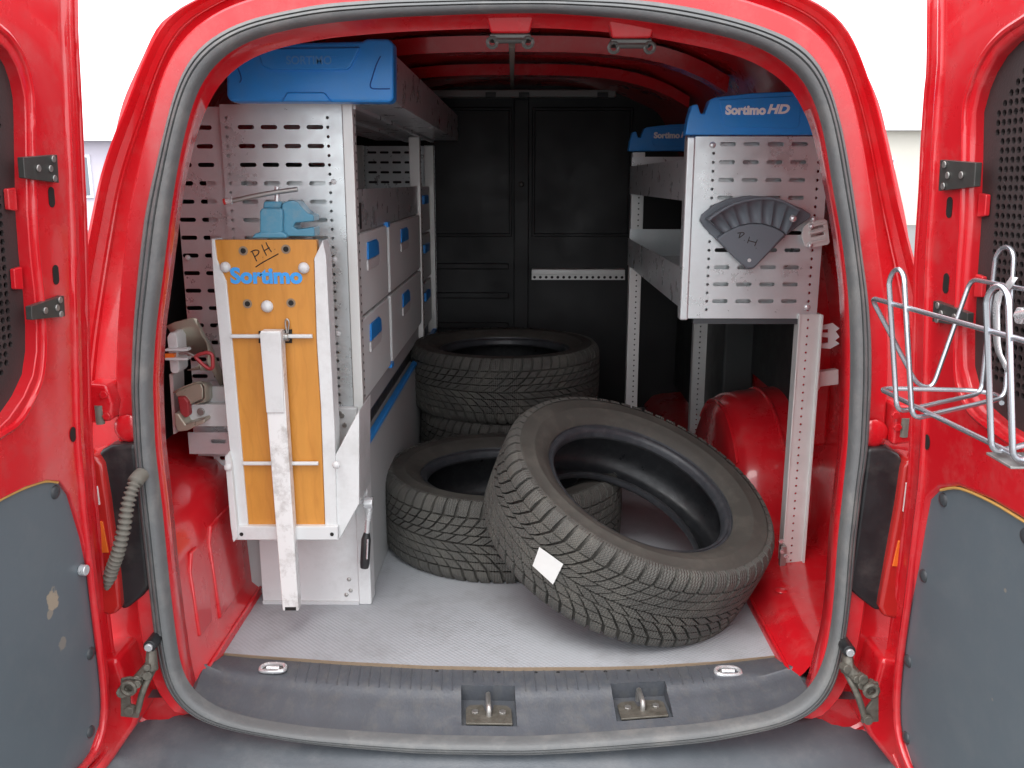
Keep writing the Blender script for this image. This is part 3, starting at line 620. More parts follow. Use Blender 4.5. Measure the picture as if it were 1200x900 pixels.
# ------------------------------------------------------------------ rear doors
def door(sx, edge_px, win_px, pan_px, brackets, slots, tabs, rivets, bolt_px, stains, seethrough):
    a = rad(5); O = Vector((sx * 0.668, -0.035, 0.0))
    U = Vector((sx * math.sin(a), -math.cos(a), 0)); V = Vector((-sx * 0.045, 0, 1)).normalized()
    U = (U - V * U.dot(V)).normalized(); Wn = U.cross(V) * (1 if sx < 0 else -1)         # Wn points inwards to the aisle
    if Wn.x * sx > 0: Wn = -Wn
    uv = lambda px, py, w=0.0: ((onplane(px, py, O + Wn * w, Wn) - O).dot(U), (onplane(px, py, O + Wn * w, Wn) - O).dot(V))
    P = lambda u, v, w=0.0: O + U * u + V * v + Wn * w
    d = MB()
    edge = [uv(*p, -0.03) for p in edge_px]; edge0 = [uv(p[0] + sx * 11, p[1]) for p in edge_px]
    vb = min(e[1] for e in edge); ub = edge[-1][0]
    far = [(0.12, -0.22), (0.50, -0.22), (0.555, -0.17), (0.57, 0.2), (0.565, 0.7), (0.545, 1.08), (0.48, 1.20), (0.2, 1.235)]
    outl = edge + far
    do = plate(outl, [], O, U, V, Wn, -0.03, -0.055, 'rear_door', 'red', van, 0.006, 3)
    # inner frame with the window and panel openings
    ins = edge0; inl = [(ins[0][0], 1.18)] + ins + [(0.14, -0.19), (0.48, -0.19), (0.53, -0.15), (0.545, 0.2), (0.54, 0.7), (0.52, 1.06), (0.46, 1.17)]
    win = [uv(*p) for p in win_px]; wfar = [(0.46, win[-1][1] - 0.06), (0.49, win[-1][1]), (0.485, 0.95), (0.44, 1.06), (0.38, 1.09)]
    win = win + wfar
    pan = [uv(*p) for p in pan_px]; ptop = pan[0][1]
    pan = pan + [(0.22, -0.145), (0.45, -0.145), (0.49, -0.11), (0.505, 0.1), (0.50, ptop - 0.16), (0.47, ptop - 0.13)]
    holes = [win, pan]
    fr = plate(inl, holes, O, U, V, Wn, 0.0, -0.031, 'inner_frame', 'red', do, 0.011, 4)
    # raised rib along the hinge side
    rib = [P(u + 0.020, v, 0.0) for u, v in edge0 if -0.1 < v]
    MB().tube(smooth_path(rib, 4), 0.006, 8).build('pressed_rib', 'red', do, smooth=True)
    rib = [P(u + 0.013, v, -0.030) for u, v in edge if -0.12 < v]
    MB().tube(smooth_path(rib, 4), 0.005, 8).build('pressed_rib', 'red', do, smooth=True)
    # rounded lip round the window
    wl = [(u, v) for u, v in win]; cu = sum(p[0] for p in wl) / len(wl); cv = sum(p[1] for p in wl) / len(wl)
    MB().tube(smooth_path([P(u - 0.014 * (1 if u < cu else -1), v + 0.012 * max(-1, min(1, (v - cv) * 4)), -0.0005) for u, v in wl], 5, True), 0.0055, 8, True).build('window_lip', 'red', do, smooth=True)
    # perforated guard behind the window opening, blanked glass behind it
    u0, u1 = min(p[0] for p in win) - 0.02, max(p[0] for p in win) + 0.01; v0, v1 = min(p[1] for p in win) - 0.015, max(p[1] for p in win) + 0.015
    def inside(u, v, poly):
        c = False
        for i in range(len(poly)):
            (a0, b0), (a1, b1) = poly[i - 1], poly[i]
            if (b0 > v) != (b1 > v) and u < (a1 - a0) * (v - b0) / (b1 - b0) + a0: c = not c
        return c
    mb = MB(); s = 0.0118; nu, nv = int((u1 - u0) / s), int((v1 - v0) / s)
    for i in range(nu):
        for j in range(nv):
            x0, z0 = u0 + i * s, v0 + j * s; cxx, czz = x0 + s / 2, z0 + s / 2
            full = all(inside(cxx + dx, czz + dz, win) for dx, dz in ((-.030, 0), (.030, 0), (0, -.034), (0, .034), (-.024, .026), (-.024, -.026)))
            holed_cell(mb, lambda x, z, w_: P(x, z, -0.018 - w_ if w_ else -0.018), x0, x0 + s, z0, z0 + s, (cxx, czz, 0.0046, 0.0046) if full else None, 0.004 if full else 0)
    mb.build('window_guard', 'guard', do, fix=False)
    MB().add([P(u0, v0, -0.027), P(u1, v0, -0.027), P(u1, v1, -0.027), P(u0, v1, -0.027)], [(0, 1, 2, 3)]).build('blanked_pane', 'glass', do)
    for (bx0, by0, bx1, by1) in brackets:
        (p0, q0), (p1, q1) = uv(bx0, by0, 0.003), uv(bx1, by1, 0.003)
        if p0 > p1: p0, p1 = p1, p0
        q0, q1 = min(q0, q1), max(q0, q1)
        bo = plate([(p0, q0), (p1 + 0.03, q0 + 0.006), (p1 + 0.03, q1 - 0.006), (p0, q1)], [], O, U, V, Wn, 0.010, 0.0005, 'guard_bracket', 'bracket', do, 0.0012, 2)
        hh = q1 - q0
        for (fu, fv) in ((0.25, 0.16), (0.25, 0.84), (0.42, 0.5), (1.0, 0.5)):
            c = P(p0 + (p1 - p0) * fu, q0 + hh * fv, 0.010); MB().cyl(c, c + Wn * 0.0025, 0.005, 10).build('screw', 'steel', bo, bevel=0.001)
    for (tx, ty) in tabs:
        (u, v) = uv(tx, ty); plate([(u - 0.008, v - 0.016), (u + 0.010, v - 0.014), (u + 0.010, v + 0.014), (u - 0.008, v + 0.016)], [], O, U, V, Wn, -0.010, -0.0175, 'frame_tab', 'red', do, 0.002, 2)
    for s_ in slots:
        u, v = uv(*s_); MB().prism([P(u + 0.0075 * math.cos(t), v + (0.007 if math.sin(t) > 0 else -0.007) + 0.0075 * math.sin(t), 0.0004) for t in [i / 16 * 2 * math.pi + 0.01 for i in range(16)]], Wn * 0.0006).build('dark_slot_plate', 'hole', do)  # proud dark plate instead of an opening, its shade given as colour
    # lower hardboard panel, rivets
    grow = [(u + (0.004 if u > 0.2 else -0.004), v) for u, v in pan]
    sp = [(P(*uv(x, y), -0.006), r, am) for x, y, r, am in stains]
    po = plate(grow, [], O, U, V, Wn, -0.006, -0.012, 'door_panel', panel_material('door_hardboard', [(tuple(c), r, am) for c, r, am in sp]), do)
    tr = [P(u, v, -0.0055) for u, v in pan[:7]]
    for (x, y) in rivets:
        c = P(*uv(x, y), -0.006); MB().dome(c, Wn, 0.011, 0.005, 12).build('rivet', 'rivet', po, smooth=True)
    if bolt_px:
        c = P(*uv(*bolt_px), -0.006); b_ = MB().cyl(c, c + Wn * 0.012, 0.009, 12).build('bolt', 'chrome', po, bevel=0.002)
    # thin yellow sealing bead along the top of the panel
    top = [P(u, v - 0.002, -0.0035) for u, v in (pan[:5] if True else pan)]
    MB().tube(smooth_path(top, 4), 0.0022, 6).build('sealing_bead', 'amberbead', po, smooth=True)
    for p in seethrough:
        u, v = uv(*p); c = P(u, v, 0.0008); MB().prism([c + (U * math.cos(t) * 0.008 + V * math.sin(t) * 0.012) for t in [i / 14 * 2 * math.pi for i in range(14)]], Wn * 0.0006).build('dark_drain_plate', 'hole', do)  # dark disc laid on the frame, painted shade of a drain hole
    return do, O, U, V, Wn
M['amberbead'] = mat('yellow_bead', (0.62, 0.36, 0.10), 0.5)
doorL = door(-1, [(93,-30),(94,40),(97,100),(101,190),(104,260),(106,340),(108,430),(110,510),(116,580),(124,660),(132,730),(139,790),(140,830),(134,862),(120,886),(100,905)],
     [(-40,20),(-8,42),(10,60),(20,78),(26,96),(29.5,115),(30.5,140),(31,178),(32.5,250),(36,300),(41,345),(43.5,383),(43.5,412),(39.5,440),(28,465),(11,490),(-10,510)],
     [(-20,600),(0,586),(30,571),(55,563),(70,564),(82,580),(97,630),(112,700),(121,765),(123,815),(120,850),(109,882),(90,908)],
     [(62,181,40,214),(70,346,48,376)], [(60,231),(65,322)], [(24,234),(31,327)],
     [(69,577),(110,766),(110,858)], (98,668), [(66,703,0.016,0.8),(77,756,0.011,0.35),(63,720,0.008,0.5)], [(85,509)])
doorR = door(1, [(1085,-30),(1084,75),(1081,112),(1077,175),(1075,220),(1070,300),(1068,380),(1066,450),(1064,520),(1062,560),(1055,620),(1047,690),(1039,750),(1034,800),(1034,840),(1040,870),(1054,905)],
     [(1230,16),(1200,36),(1180,50),(1165,66),(1153,86),(1145,106),(1138,132),(1137,185),(1135,260),(1131,320),(1128,390),(1128,430),(1134,455),(1150,480),(1175,502),(1205,520)],
     [(1215,619),(1200,611),(1160,587),(1122,571),(1100,573),(1087,586),(1081,617),(1073,666),(1062,719),(1052,772),(1048,824),(1054,862),(1068,905)],
     [(1107,187,1132,224),(1099,352,1124,384)], [(1113,243),(1109,332)], [(1141,241),(1137,336)],
     [(1101,586),(1197,629),(1078,675),(1060,775),(1058,865)], None, [(1173,692,0.003,0.4),(1158,820,0.003,0.3)], [(1087,518)])

# ------------------------------------------------------------------ left racking unit
YF = 0.41
lr = thing('racking_unit', 'tall galvanised racking with drawers and long blue-capped tray along the van wall', 'racking', (-0.46, 1.2, 0.0))
def panelP(Y): return lambda x, z, w_: Vector((x, Y + w_, z))
pt = onY(413, 122, YF); XR = pt.x; ZT = pt.z
def perforated_panel(Y, x0, x1, z0, z1, cols, pitch_x, slot_x0, zfirst, holes_x, parent, name='perforated_panel', t=0.002, rows_solid=()):
    mb = MB(); P = panelP(Y); bounds = []
    zz = [zfirst - 0.0365 * i for i in range(60)]; zz = [z for z in zz if z0 + 0.012 < z < z1 - 0.006]
    zh = [zfirst + 0.018 - 0.01825 * i for i in range(100)]; zh = [z for z in zh if z0 + 0.005 < z < z1 - 0.004]
    strips = []
    for i in range(cols): c = slot_x0 + i * pitch_x; strips.append((c - 0.0195, c + 0.0195, [(c, z, 0.0168, 0.0043) for z in zz]))
    for hx in holes_x: strips.append((hx - 0.006, hx + 0.006, [(hx, z, 0.0033, 0.0033) for z in zh]))
    strips.sort(); x = x0
    for a, b, h in strips:
        a = max(a, x)
        if a > x + 1e-5: holed_cell(mb, P, x, a, z0, z1, None, t)
        b = min(b, x1); hh = [q for q in h if q[0] - q[2] > a + 0.0005 and q[0] + q[2] < b - 0.0005]
        if b > a: strip(mb, P, a, b, z0, z1, hh, t)
        x = max(x, b)
    if x < x1: holed_cell(mb, P, x, x1, z0, z1, None, t)
    mb.add([P(x0,z0,0),P(x1,z0,0),P(x1,z0,t),P(x0,z0,t)], [(0,1,2,3)]); mb.add([P(x0,z1,0),P(x1,z1,0),P(x1,z1,t),P(x0,z1,t)], [(0,1,2,3)])
    mb.add([P(x0,z0,0),P(x0,z1,0),P(x0,z1,t),P(x0,z0,t)], [(0,1,2,3)]); mb.add([P(x1,z0,0),P(x1,z1,0),P(x1,z1,t),P(x1,z0,t)], [(0,1,2,3)])
    return mb.build(name, 'alu', parent, fix=False)
s1 = onY(288, 149, YF); s2 = onY(369, 149, YF); pitch = (s2.x - s1.x) / 3; hx1 = onY(385, 170, YF).x; hx0 = onY(267, 170, YF).x
xl = hx0 - 0.012
perforated_panel(YF, xl, XR - 0.022, 0.32, ZT, 4, pitch, s1.x, s1.z, [hx0, hx1], lr)
s3 = onY(219, 170, YF + 0.012).x
perforated_panel(YF + 0.012, -0.665, xl + 0.02, 0.30, ZT - 0.004, 3, pitch, s3 - 0.01, s1.z, [s3 - 0.01 - pitch * 1.75 , ], lr)
# backing so the upper slots read dark, lower ones light: shelf dividers and drawer backs behind the panel
for (z0, z1) in ((0.74, 0.93), (0.45, 0.62)):
    MB().box((XR - 0.31, YF + 0.022, z0), (XR - 0.03, YF + 0.026, z1)).build('divider', 'alu', lr)
# front upright and the others along the aisle
def upright(parent, X, Y, z0, z1, wx, dy, holes=True, side=1):
    u = MB(); u.box((X - wx, Y - 0.004, z0), (X, Y + dy, z1))
    o = u.build('upright', 'alu_grey', parent, bevel=0.002)
    if holes:
        mb = MB(); Pp = (lambda x, z, w_: Vector((X + side * 0.0006 if side > 0 else X - wx - 0.0006, Y + x, z)))
        n = int((z1 - z0) / 0.018)
        for i in range(n):
            c = Pp(dy * 0.5, z0 + (i + .5) * 0.018, 0); mb.cyl(c, c + Vector((side * 0.0006, 0, 0)), 0.0028, 6)
        mb.build('hole_row', 'hole', o)['kind'] = 'stuff'
    return o
upright(lr, XR, YF, 0.30, ZT, 0.021, 0.03)
upright(lr, XR + 0.0, 1.57, 0.0, ZT - 0.01, 0.035, 0.035)
upright(lr, XR + 0.0, 2.02, 0.0, ZT - 0.02, 0.035, 0.03)
upright(lr, XR - 0.26, 2.0, 0.3, ZT - 0.02, 0.03, 0.03)
perforated_panel(2.06, -0.62, XR, 0.30, ZT - 0.02, 5, pitch, -0.58, s1.z, [-0.47 - 0.018], lr)
# long top tray with blue end cap
pc0, pc1 = onY(266, 120, 0.345), onY(461, 46, 0.345)
tx0, tx1, tz0, tz1 = pc0.x + 0.01, pc1.x - 0.004, pc0.z + 0.004, pc1.z - 0.022
MB().box((tx1 - 0.004, 0.352, tz0), (tx1, 2.05, tz1)).build('tray_side', 'alu', lr)
MB().box((tx0, 0.352, tz0 - 0.003), (tx1 - 0.0005, 2.05, tz0)).build('tray_bottom', 'alu', lr)
MB().box((tx0, 0.352, tz0), (tx0 + 0.004, 2.05, tz1)).build('tray_side', 'alu', lr)
for k in range(2): MB().box((tx1 - 0.10 - 0.09 * k, 0.42, tz0 - 0.012), (tx1 - 0.085 - 0.09 * k, 2.0, tz0 - 0.003)).build('tray_stiffener', 'alu', lr, bevel=0.002)
cap = [(270,119),(265,113),(265,76),(268,64),(280,60),(300,54),(345,50),(424,48),(430,45),(455,45),(461,50),(461,114),(458,120)]
cp = MB().prism([onY(x, y, 0.325) for x, y in cap], (0, 0.05, 0)).build('end_cap', 'blue', lr, bevel=0.006, seg=3)
rec = [(299,54),(425,53),(414,78),(407,85),(318,84),(306,77)]
MB().prism([onY(x, y, 0.320) for x, y in [(301,57),(422,55),(411,78),(406,82),(318,82),(307,76)]], (0, 0.010, 0)).build('raised_field', 'blue', cp, bevel=0.003, seg=3)
MB().prism([onY(x, y, 0.3195) for x, y in [(330,119),(336,108),(380,108),(388,119)]], (0, 0.01, 0)).build('grip_field', 'blue', cp, bevel=0.003)
for ln in ([(446,66),(441,76),(435,95),(434,101),(438,104),(457,104)], [(274,66),(279,80),(283,92),(281,97)]):
    MB().tube(smooth_path([onY(x, y, 0.3245) for x, y in ln], 3), 0.0013, 6).build('groove_line', 'blueline', cp)
lettering('SORTIMO', 0.021, onY(362, 71, 0.3195), (1, 0, 0), (0, 0, 1), 'emboss', cp, width=0.085, bold=0.0004, depth=0.0005)
# shelf tray above the drawers
ZD = [onX(421, 275, XR).z, onX(421, 378, XR).z, onX(421, 482, XR).z]
zt1 = onX(421, 222, XR).z
yA0, yA1, yB0, yB1 = 0.446, onX(457, 330, XR).y, onX(459.5, 330, XR).y, 1.565
MB().box((XR - 0.012, yA0, ZD[0] + 0.004), (XR - 0.009, yB1, zt1)).build('shelf_front', 'alu', lr)
MB().box((XR - 0.30, yA0, ZD[0] + 0.004), (XR - 0.0125, yB1, ZD[0] + 0.007)).build('shelf_bottom', 'alu', lr)
MB().box((XR - 0.30, yA0, ZD[0] + 0.007), (XR - 0.297, yB1, zt1 + 0.04)).build('shelf_back', 'alu', lr)
MB().box((XR - 0.30, yA0 + 0.05, zt1 - 0.05), (XR - 0.013, yB1 - 0.05, zt1 - 0.047)).build('shelf_mat', 'plinth', lr)
p0 = onX(423, 238, XR); p1 = onX(428, 268, XR); MB().box((XR - 0.0088, p0.y, p1.z), (XR - 0.0068, p1.y, p0.z)).build('vent_sticker', 'black', lr)
# drawer carcass and drawers
MB().box((XR - 0.30, yA0, 0.40), (XR - 0.016, yB1 - 0.002, ZD[0] + 0.003)).build('drawer_carcass', 'plinth', lr)
def drawer(y0, y1, z0, z1, hy, hz):
    d = MB(); d.box((XR - 0.0155, y0, z0), (XR - 0.004, y1, z1)); o = d.build('drawer', 'drawer', lr, bevel=0.004, seg=3)
    yc, zc = y0 + (y1 - y0) * hy, z0 + (z1 - z0) * hz
    MB().prism([Vector((XR - 0.0045, yc + a, zc + b)) for a, b in ((-0.075, -0.018), (-0.068, 0.020), (0.045, 0.020), (0.07, 0.012), (0.075, -0.018))], (0.005, 0, 0)).build('handle', 'blue', o, bevel=0.004)
    MB().prism([Vector((XR - 0.0045, yc + a, zc + b)) for a, b in ((-0.078, -0.042), (-0.078, -0.019), (0.078, -0.019), (0.078, -0.034), (0.06, -0.042))], (0.004, 0, 0)).build('grip_recess', 'white', o, bevel=0.0015)
    return o
g_ = 0.004
for (a, b) in ((yA0, yA1), (yB0, yB1 - 0.01)):
    drawer(a, b, ZD[1] + g_, ZD[0] - g_ * 0.2, 0.42, 0.76); drawer(a, b, ZD[2], ZD[1] - g_, 0.42, 0.76)
for z in (ZD[0] + 0.001, ZD[2] - 0.002): MB().box((XR - 0.012, yA1 + 0.001, z - 0.006), (XR - 0.001, yB0 - 0.001, z + 0.006)).build('corner_clip', 'blue', lr)
# dark kick space, blue rail, grey plinth
MB().box((XR - 0.30, yA0, 0.335), (XR - 0.03, 2.0, 0.40)).build('kick_recess', 'bracket', lr)
zr = onX(431, 520, XR).z
MB().box((XR - 0.014, YF + 0.04, zr - 0.007), (XR + 0.003, 2.0, zr + 0.004)).build('blue_rail', 'blue', lr, bevel=0.003)
MB().box((XR - 0.30, YF + 0.035, 0.0), (XR - 0.004, 2.0, zr - 0.009)).build('plinth', 'plinth', lr, bevel=0.003)
# tall cupboard fronts beyond the second upright
for z0, z1 in ((0.40, 0.56), (0.57, 0.73), (0.74, 0.90)): 
    d_ = MB().box((XR - 0.03, 1.62, z0), (XR - 0.016, 2.01, z1)).build('drawer', 'drawer', lr, bevel=0.003)
    MB().box((XR - 0.0165, 1.74, z1 - 0.06), (XR - 0.006, 1.88, z1 - 0.03)).build('handle', 'blue', d_, bevel=0.003)
# white steel base below the panel
wb = MB()
q0, q1 = onY(309, 708, YF - 0.01), onY(417, 600, YF - 0.01)
MB().box((q0.x, YF - 0.012, 0.0), (q1.x, YF - 0.009, 0.33)).build('base_front', 'white', lr)
MB().prism([Vector((q0.x, YF - 0.010, 0.0)), Vector((q0.x, YF - 0.012, 0.008)), Vector((q1.x, YF - 0.012, 0.008)), Vector((q1.x, YF - 0.03, 0.0))][0:3] + [Vector((q1.x, YF - 0.010, 0.0))], (0, -0.006, 0)).build('base_foot', 'white', lr)
MB().box((q1.x, YF - 0.016, 0.0), (XR + 0.004, YF + 0.035, 0.36)).build('base_side', 'white', lr, bevel=0.003)
bp0, bp1 = onY(393, 522, YF - 0.02), onY(418, 478, YF - 0.02)
bo = MB().box((bp0.x, YF - 0.022, bp0.z), (bp1.x, YF - 0.002, bp1.z)).build('mounting_block', 'white', lr, bevel=0.003)
for x, y in ((401, 487), (404, 498), (398, 484)): c = onY(x, y, YF - 0.022); MB().cyl(c, c + Vector((0, -0.003, 0)), 0.005, 8).build('screw', 'steel', bo)
for x, y in ((392, 304), (396, 391), (391, 213), (220, 302)): c = onY(x, y, YF); MB().dome(c, (0, -1, 0), 0.006, 0.004, 10).build('screw', 'white', lr, smooth=True)
for x, y in ((409, 679), (411, 692), (406, 697)): c = onY(x, y, YF - 0.012 if x < 417 else YF); MB().dome(c, (0, -1, 0), 0.005, 0.003, 8).build('screw', 'steel', lr, smooth=True)
# low perforated bracket behind the bench, over the housing
a_, b_ = onY(222, 532, 0.33), onY(270, 507, 0.33)
mb = MB(); Pp = panelP(0.33); xm = (a_.x * 0.3 + b_.x * 0.7); holed_cell(mb, Pp, a_.x, b_.x, a_.z, b_.z, (xm, (a_.z + b_.z) / 2 + 0.004, 0.016, 0.0045), 0.003); mb.build('lower_bracket', 'alu', lr, fix=False)
mb = MB(); mb.box((a_.x, 0.333, a_.z), (b_.x, YF + 0.01, a_.z + 0.003)); mb.build('lower_bracket_return', 'alu', lr)
a2, b2 = onY(222, 500, 0.34), onY(268, 474, 0.34); MB().box((a2.x, 0.34, a2.z), (b2.x, 0.36, b2.z)).build('mounting_block', 'white', lr, bevel=0.002)
a2 = onY(236, 482, 0.34); MB().cyl(a2, a2 + Vector((0, -0.006, 0)), 0.008, 8).build('bolt', 'steel', lr, bevel=0.001)
MB().box((a_.x, 0.361, a_.z), (b_.x, YF + 0.002, b_.z + 0.09)).build('bracket_arm', 'alu', lr)

# ------------------------------------------------------------------ folding workbench
YB = 0.27
wbk = thing('folding_workbench', 'folded white steel workbench with orange plywood top hanging on the racking end', 'workbench', (-0.45, YB, 0.0))
pb = lambda x, y, Y=YB: onY(x, y, Y)
bd_px = [(248,281),(371,281),(372,300),(368,305),(371,400),(376,480),(381,618),(289,618),(279,500),(270,400),(263,330),(252,305)]
bo = MB().prism([pb(x, y) for x, y in bd_px], (0, 0.018, 0)).build('board', 'orange', wbk, bevel=0.0015)
for x, y in ((285,294),(335,292),(290,356),(341,355)):
    c = pb(x, y, YB - 0.0008)
    h = MB().cyl(c + Vector((0, 0.001, 0)), c + Vector((0, -0.0006, 0)), 0.0088, 16).build('countersink', 'tan', bo); c = pb(x, y, YB - 0.0016); MB().cyl(c + Vector((0, 0.001, 0)), c + Vector((0.0, -0.0006, 0)), 0.0052, 14).build('drill_hole', 'hole', bo)
lettering('Sortimo', 0.0405, pb(312, 324, YB - 0.0012), (1, 0, 0), (0, 0, 1), 'signblue', bo, width=0.138, bold=0.0017, depth=0.0004)
def strokes(parent, lines, fn, r=0.0012, name='handwriting', m='ink'):
    mb = MB()
    for l in lines: mb.tube(smooth_path([fn(x, y) for x, y in l], 4), r, 5)
    return mb.build(name, m, parent)
hw = lambda x, y: pb(x, y, YB - 0.0006)
tr = lambda l: [(250 + x / 7.5, 210 + y / 7.5) for x, y in l]
strokes(bo, [tr(l) for l in ([(345,640),(362,680),(382,722)], [(328,640),(370,622),(400,632),(392,660),(362,682)], [(434,684),(436,686)], [(425,575),(445,625),(468,672)], [(462,555),(485,600),(512,640)], [(448,628),(495,600)], [(540,615),(542,618)], [(372,772),(440,728),(510,690),(572,655)])], hw, 0.0011)
# channel sides of the frame
def chan(pts, ext=0.05, name='frame_side'): return MB().prism([pb(x, y, YB - 0.004) for x, y in pts], (0, ext, 0)).build(name, 'white', wbk, bevel=0.002)
chan([(247,280),(251,280),(254,304),(265,330),(272,400),(281,500),(291,618),(278,618),(266,500),(257,400),(250,330)])
chan([(368,303),(378,281),(382,300),(387,400),(392,500),(395,618),(381,618),(376,480),(371,400)])
MB().prism([pb(x, y, YB - 0.012) for x, y in [(272,617),(396,617),(396,633),(272,633)]], (0, 0.055, 0)).build('bottom_bar', 'white', wbk, bevel=0.002)
MB().prism([pb(x, y, YB - 0.016) for x, y in [(263,535),(268,530),(271,545),(279,630),(273,636),(270,617)]], (0, 0.13, 0)).build('side_cheek', 'white', wbk, bevel=0.002)
MB().prism([pb(x, y, YB - 0.0) for x, y in [(392,535),(398,524),(421,480),(421,590),(397,634),(393,634)]], (0, 0.134, 0)).build('side_cheek', 'white', wbk, bevel=0.002)
for x, y in ((283,626),(389,626)): c = pb(x, y, YB - 0.0125); MB().cyl(c, c + Vector((0, -0.001, 0)), 0.004, 8).build('rivet_hole', 'hole', wbk)
for x, y in ((394,545),(267,548)): c = pb(x, y, YB - 0.016); MB().dome(c, (0, -1, 0), 0.008, 0.005, 10).build('bolt', 'white', wbk, smooth=True)
for x, y, r in ((264,313,0.0105),(356,314,0.011),(313,359,0.012)):
    c = pb(x, y, YB - 0.0015); MB().dome(c, (0, -1, 0), r, 0.009, 14).build('knob', 'white', wbk, smooth=True)
for x0, x1, y in ((271,366,394),(285,373,543)): MB().tube([pb(x0, y, YB - 0.008), pb(x1, y, YB - 0.008)], 0.0042, 8).build('cross_rod', 'white', wbk, smooth=True)
# support leg hanging over the board: box section, chipped paint
top_l, top_r, bot_l, bot_r = pb(305,388,YB-0.035), pb(329,388,YB-0.035), pb(331,716,YB-0.03), pb(350,716,YB-0.03)
lg = MB().prism([top_l, top_r, bot_r, bot_l], (0, 0.026, 0)).build('support_leg', 'legwhite', wbk, bevel=0.002)
MB().prism([pb(x, y, YB - 0.037) for x, y in [(304,390),(329,390),(333,484),(312,484)]], (0, 0.03, 0)).build('leg_sleeve', 'white', lg, bevel=0.0015)
e0 = [pb(x, y, YB - 0.0305) for x, y in ((334,711.5),(347,711.5),(347,715.5),(334,715.5))]; MB().prism(e0, (0, 0.002, 0)).build('tube_end', 'hole', lg)
# torsion spring beside the leg
hel = [pb(330 + 8 * t / 40, 395, YB - 0.012) + Vector((0, 0.007 * math.cos(t * 2 * math.pi / 8), 0.007 * math.sin(t * 2 * math.pi / 8))) for t in range(41)]
MB().tube(hel, 0.0016, 6).build('torsion_spring', 'steel', wbk, smooth=True)
MB().tube(round_path([pb(337,392,YB-0.006), pb(339,377,YB-0.006), pb(336,373,YB-0.006), pb(334,377,YB-0.006), pb(336,390,YB-0.006)], 0.006), 0.0015, 6).build('spring_end', 'steel', wbk, smooth=True)
MB().prism([pb(x, y, YB - 0.003) for x, y in [(303,388),(342,386),(342,402),(303,402)]], (0, 0.002, 0)).build('hinge_slot', 'hole', wbk)

# bench vise standing on the folded bench
vs_ = thing('bench_vise', 'blue bench vise with steel handle bar above the orange board', 'vise', tuple(onY(330, 279, 0.31)))
Yv = 0.275
pv = lambda x, y, Y=Yv: onY(x, y, Y)
z7 = lambda l: [(250 + x / 7.5, 210 + y / 7.5) for x, y in l]
MB().prism([pv(x, y) for x, y in z7([(405,500),(405,285),(420,255),(600,255),(608,285),(608,500)])], (0, 0.06, 0)).build('jaw', 'viseblue', vs_, bevel=0.004, seg=3)
MB().prism([pv(x, y, Yv + 0.012) for x, y in z7([(608,500),(600,255),(600,215),(640,195),(700,185),(740,200),(790,260),(830,300),(880,315),(885,370),(720,385),(705,420),(740,440),(885,420),(890,505),(620,505)])], (0, 0.05, 0)).build('body', 'viseblue', vs_, bevel=0.003, seg=3)
MB().prism([pv(x, y, Yv + 0.02) for x, y in z7([(430,260),(440,195),(600,195),(600,260)])], (0, 0.04, 0)).build('slide', 'viseblue', vs_, bevel=0.004, seg=3)
MB().prism([pv(x, y, Yv - 0.002) for x, y in z7([(330,520),(360,480),(420,460),(600,460),(640,480),(650,520)])], (0, 0.09, 0)).build('base', 'viseblue', vs_, bevel=0.004, seg=3)
MB().tube([pv(*z7([(560,215)])[0], Yv + 0.03), pv(*z7([(562,65)])[0], Yv + 0.03)], 0.0052, 12).build('screw_post', 'chrome', vs_, smooth=True)
hb = MB().tube([pv(*p, Yv + 0.02) for p in z7([(150,192),(400,140),(560,112),(740,88)])], [0.0045, 0.0048, 0.0048, 0.0048], 10).build('handle_bar', 'steel', vs_, smooth=True)
MB().tube([pv(*p, Yv + 0.019) for p in z7([(100,196),(165,190)])], 0.0062, 10).build('handle_end', 'chrome', hb, smooth=True)
MB().tube([pv(*p, Yv + 0.018) for p in z7([(92,200),(112,196)])], 0.0060, 10).build('red_tip', 'lens', hb, smooth=True)

# ratchet wrench hanging on the bench crank
rt = thing('ratchet_wrench', 'chrome ratchet wrench with black grip hanging from the white bench base', 'wrench', tuple(onY(428, 665, 0.37)))
MB().tube([onY(396,588,0.375), onY(426,588,0.365)], 0.0048, 10).build('drive_shaft', 'chrome', rt, smooth=True)
hd = onY(433, 589, 0.365); MB().cyl(hd + Vector((-0.012, 0, 0)), hd + Vector((0.008, 0, 0)), 0.013, 16).build('ratchet_head', 'chrome', rt, bevel=0.002)
MB().tube([onY(433,592,0.365), onY(431,612,0.362), onY(430,626,0.36)], [0.009, 0.0062, 0.006], 10).build('shank', 'chrome', rt, smooth=True)
MB().tube([onY(430,624,0.36), onY(429,632,0.36), onY(427.5,660,0.36), onY(427,665,0.36)], [0.0065, 0.0105, 0.0105, 0.009], 12).build('grip', 'black', rt, smooth=True)
MB().tube([onY(431,632,0.349), onY(430,655,0.349)], 0.002, 6).build('grip_inlay', 'chrome', rt, smooth=True)

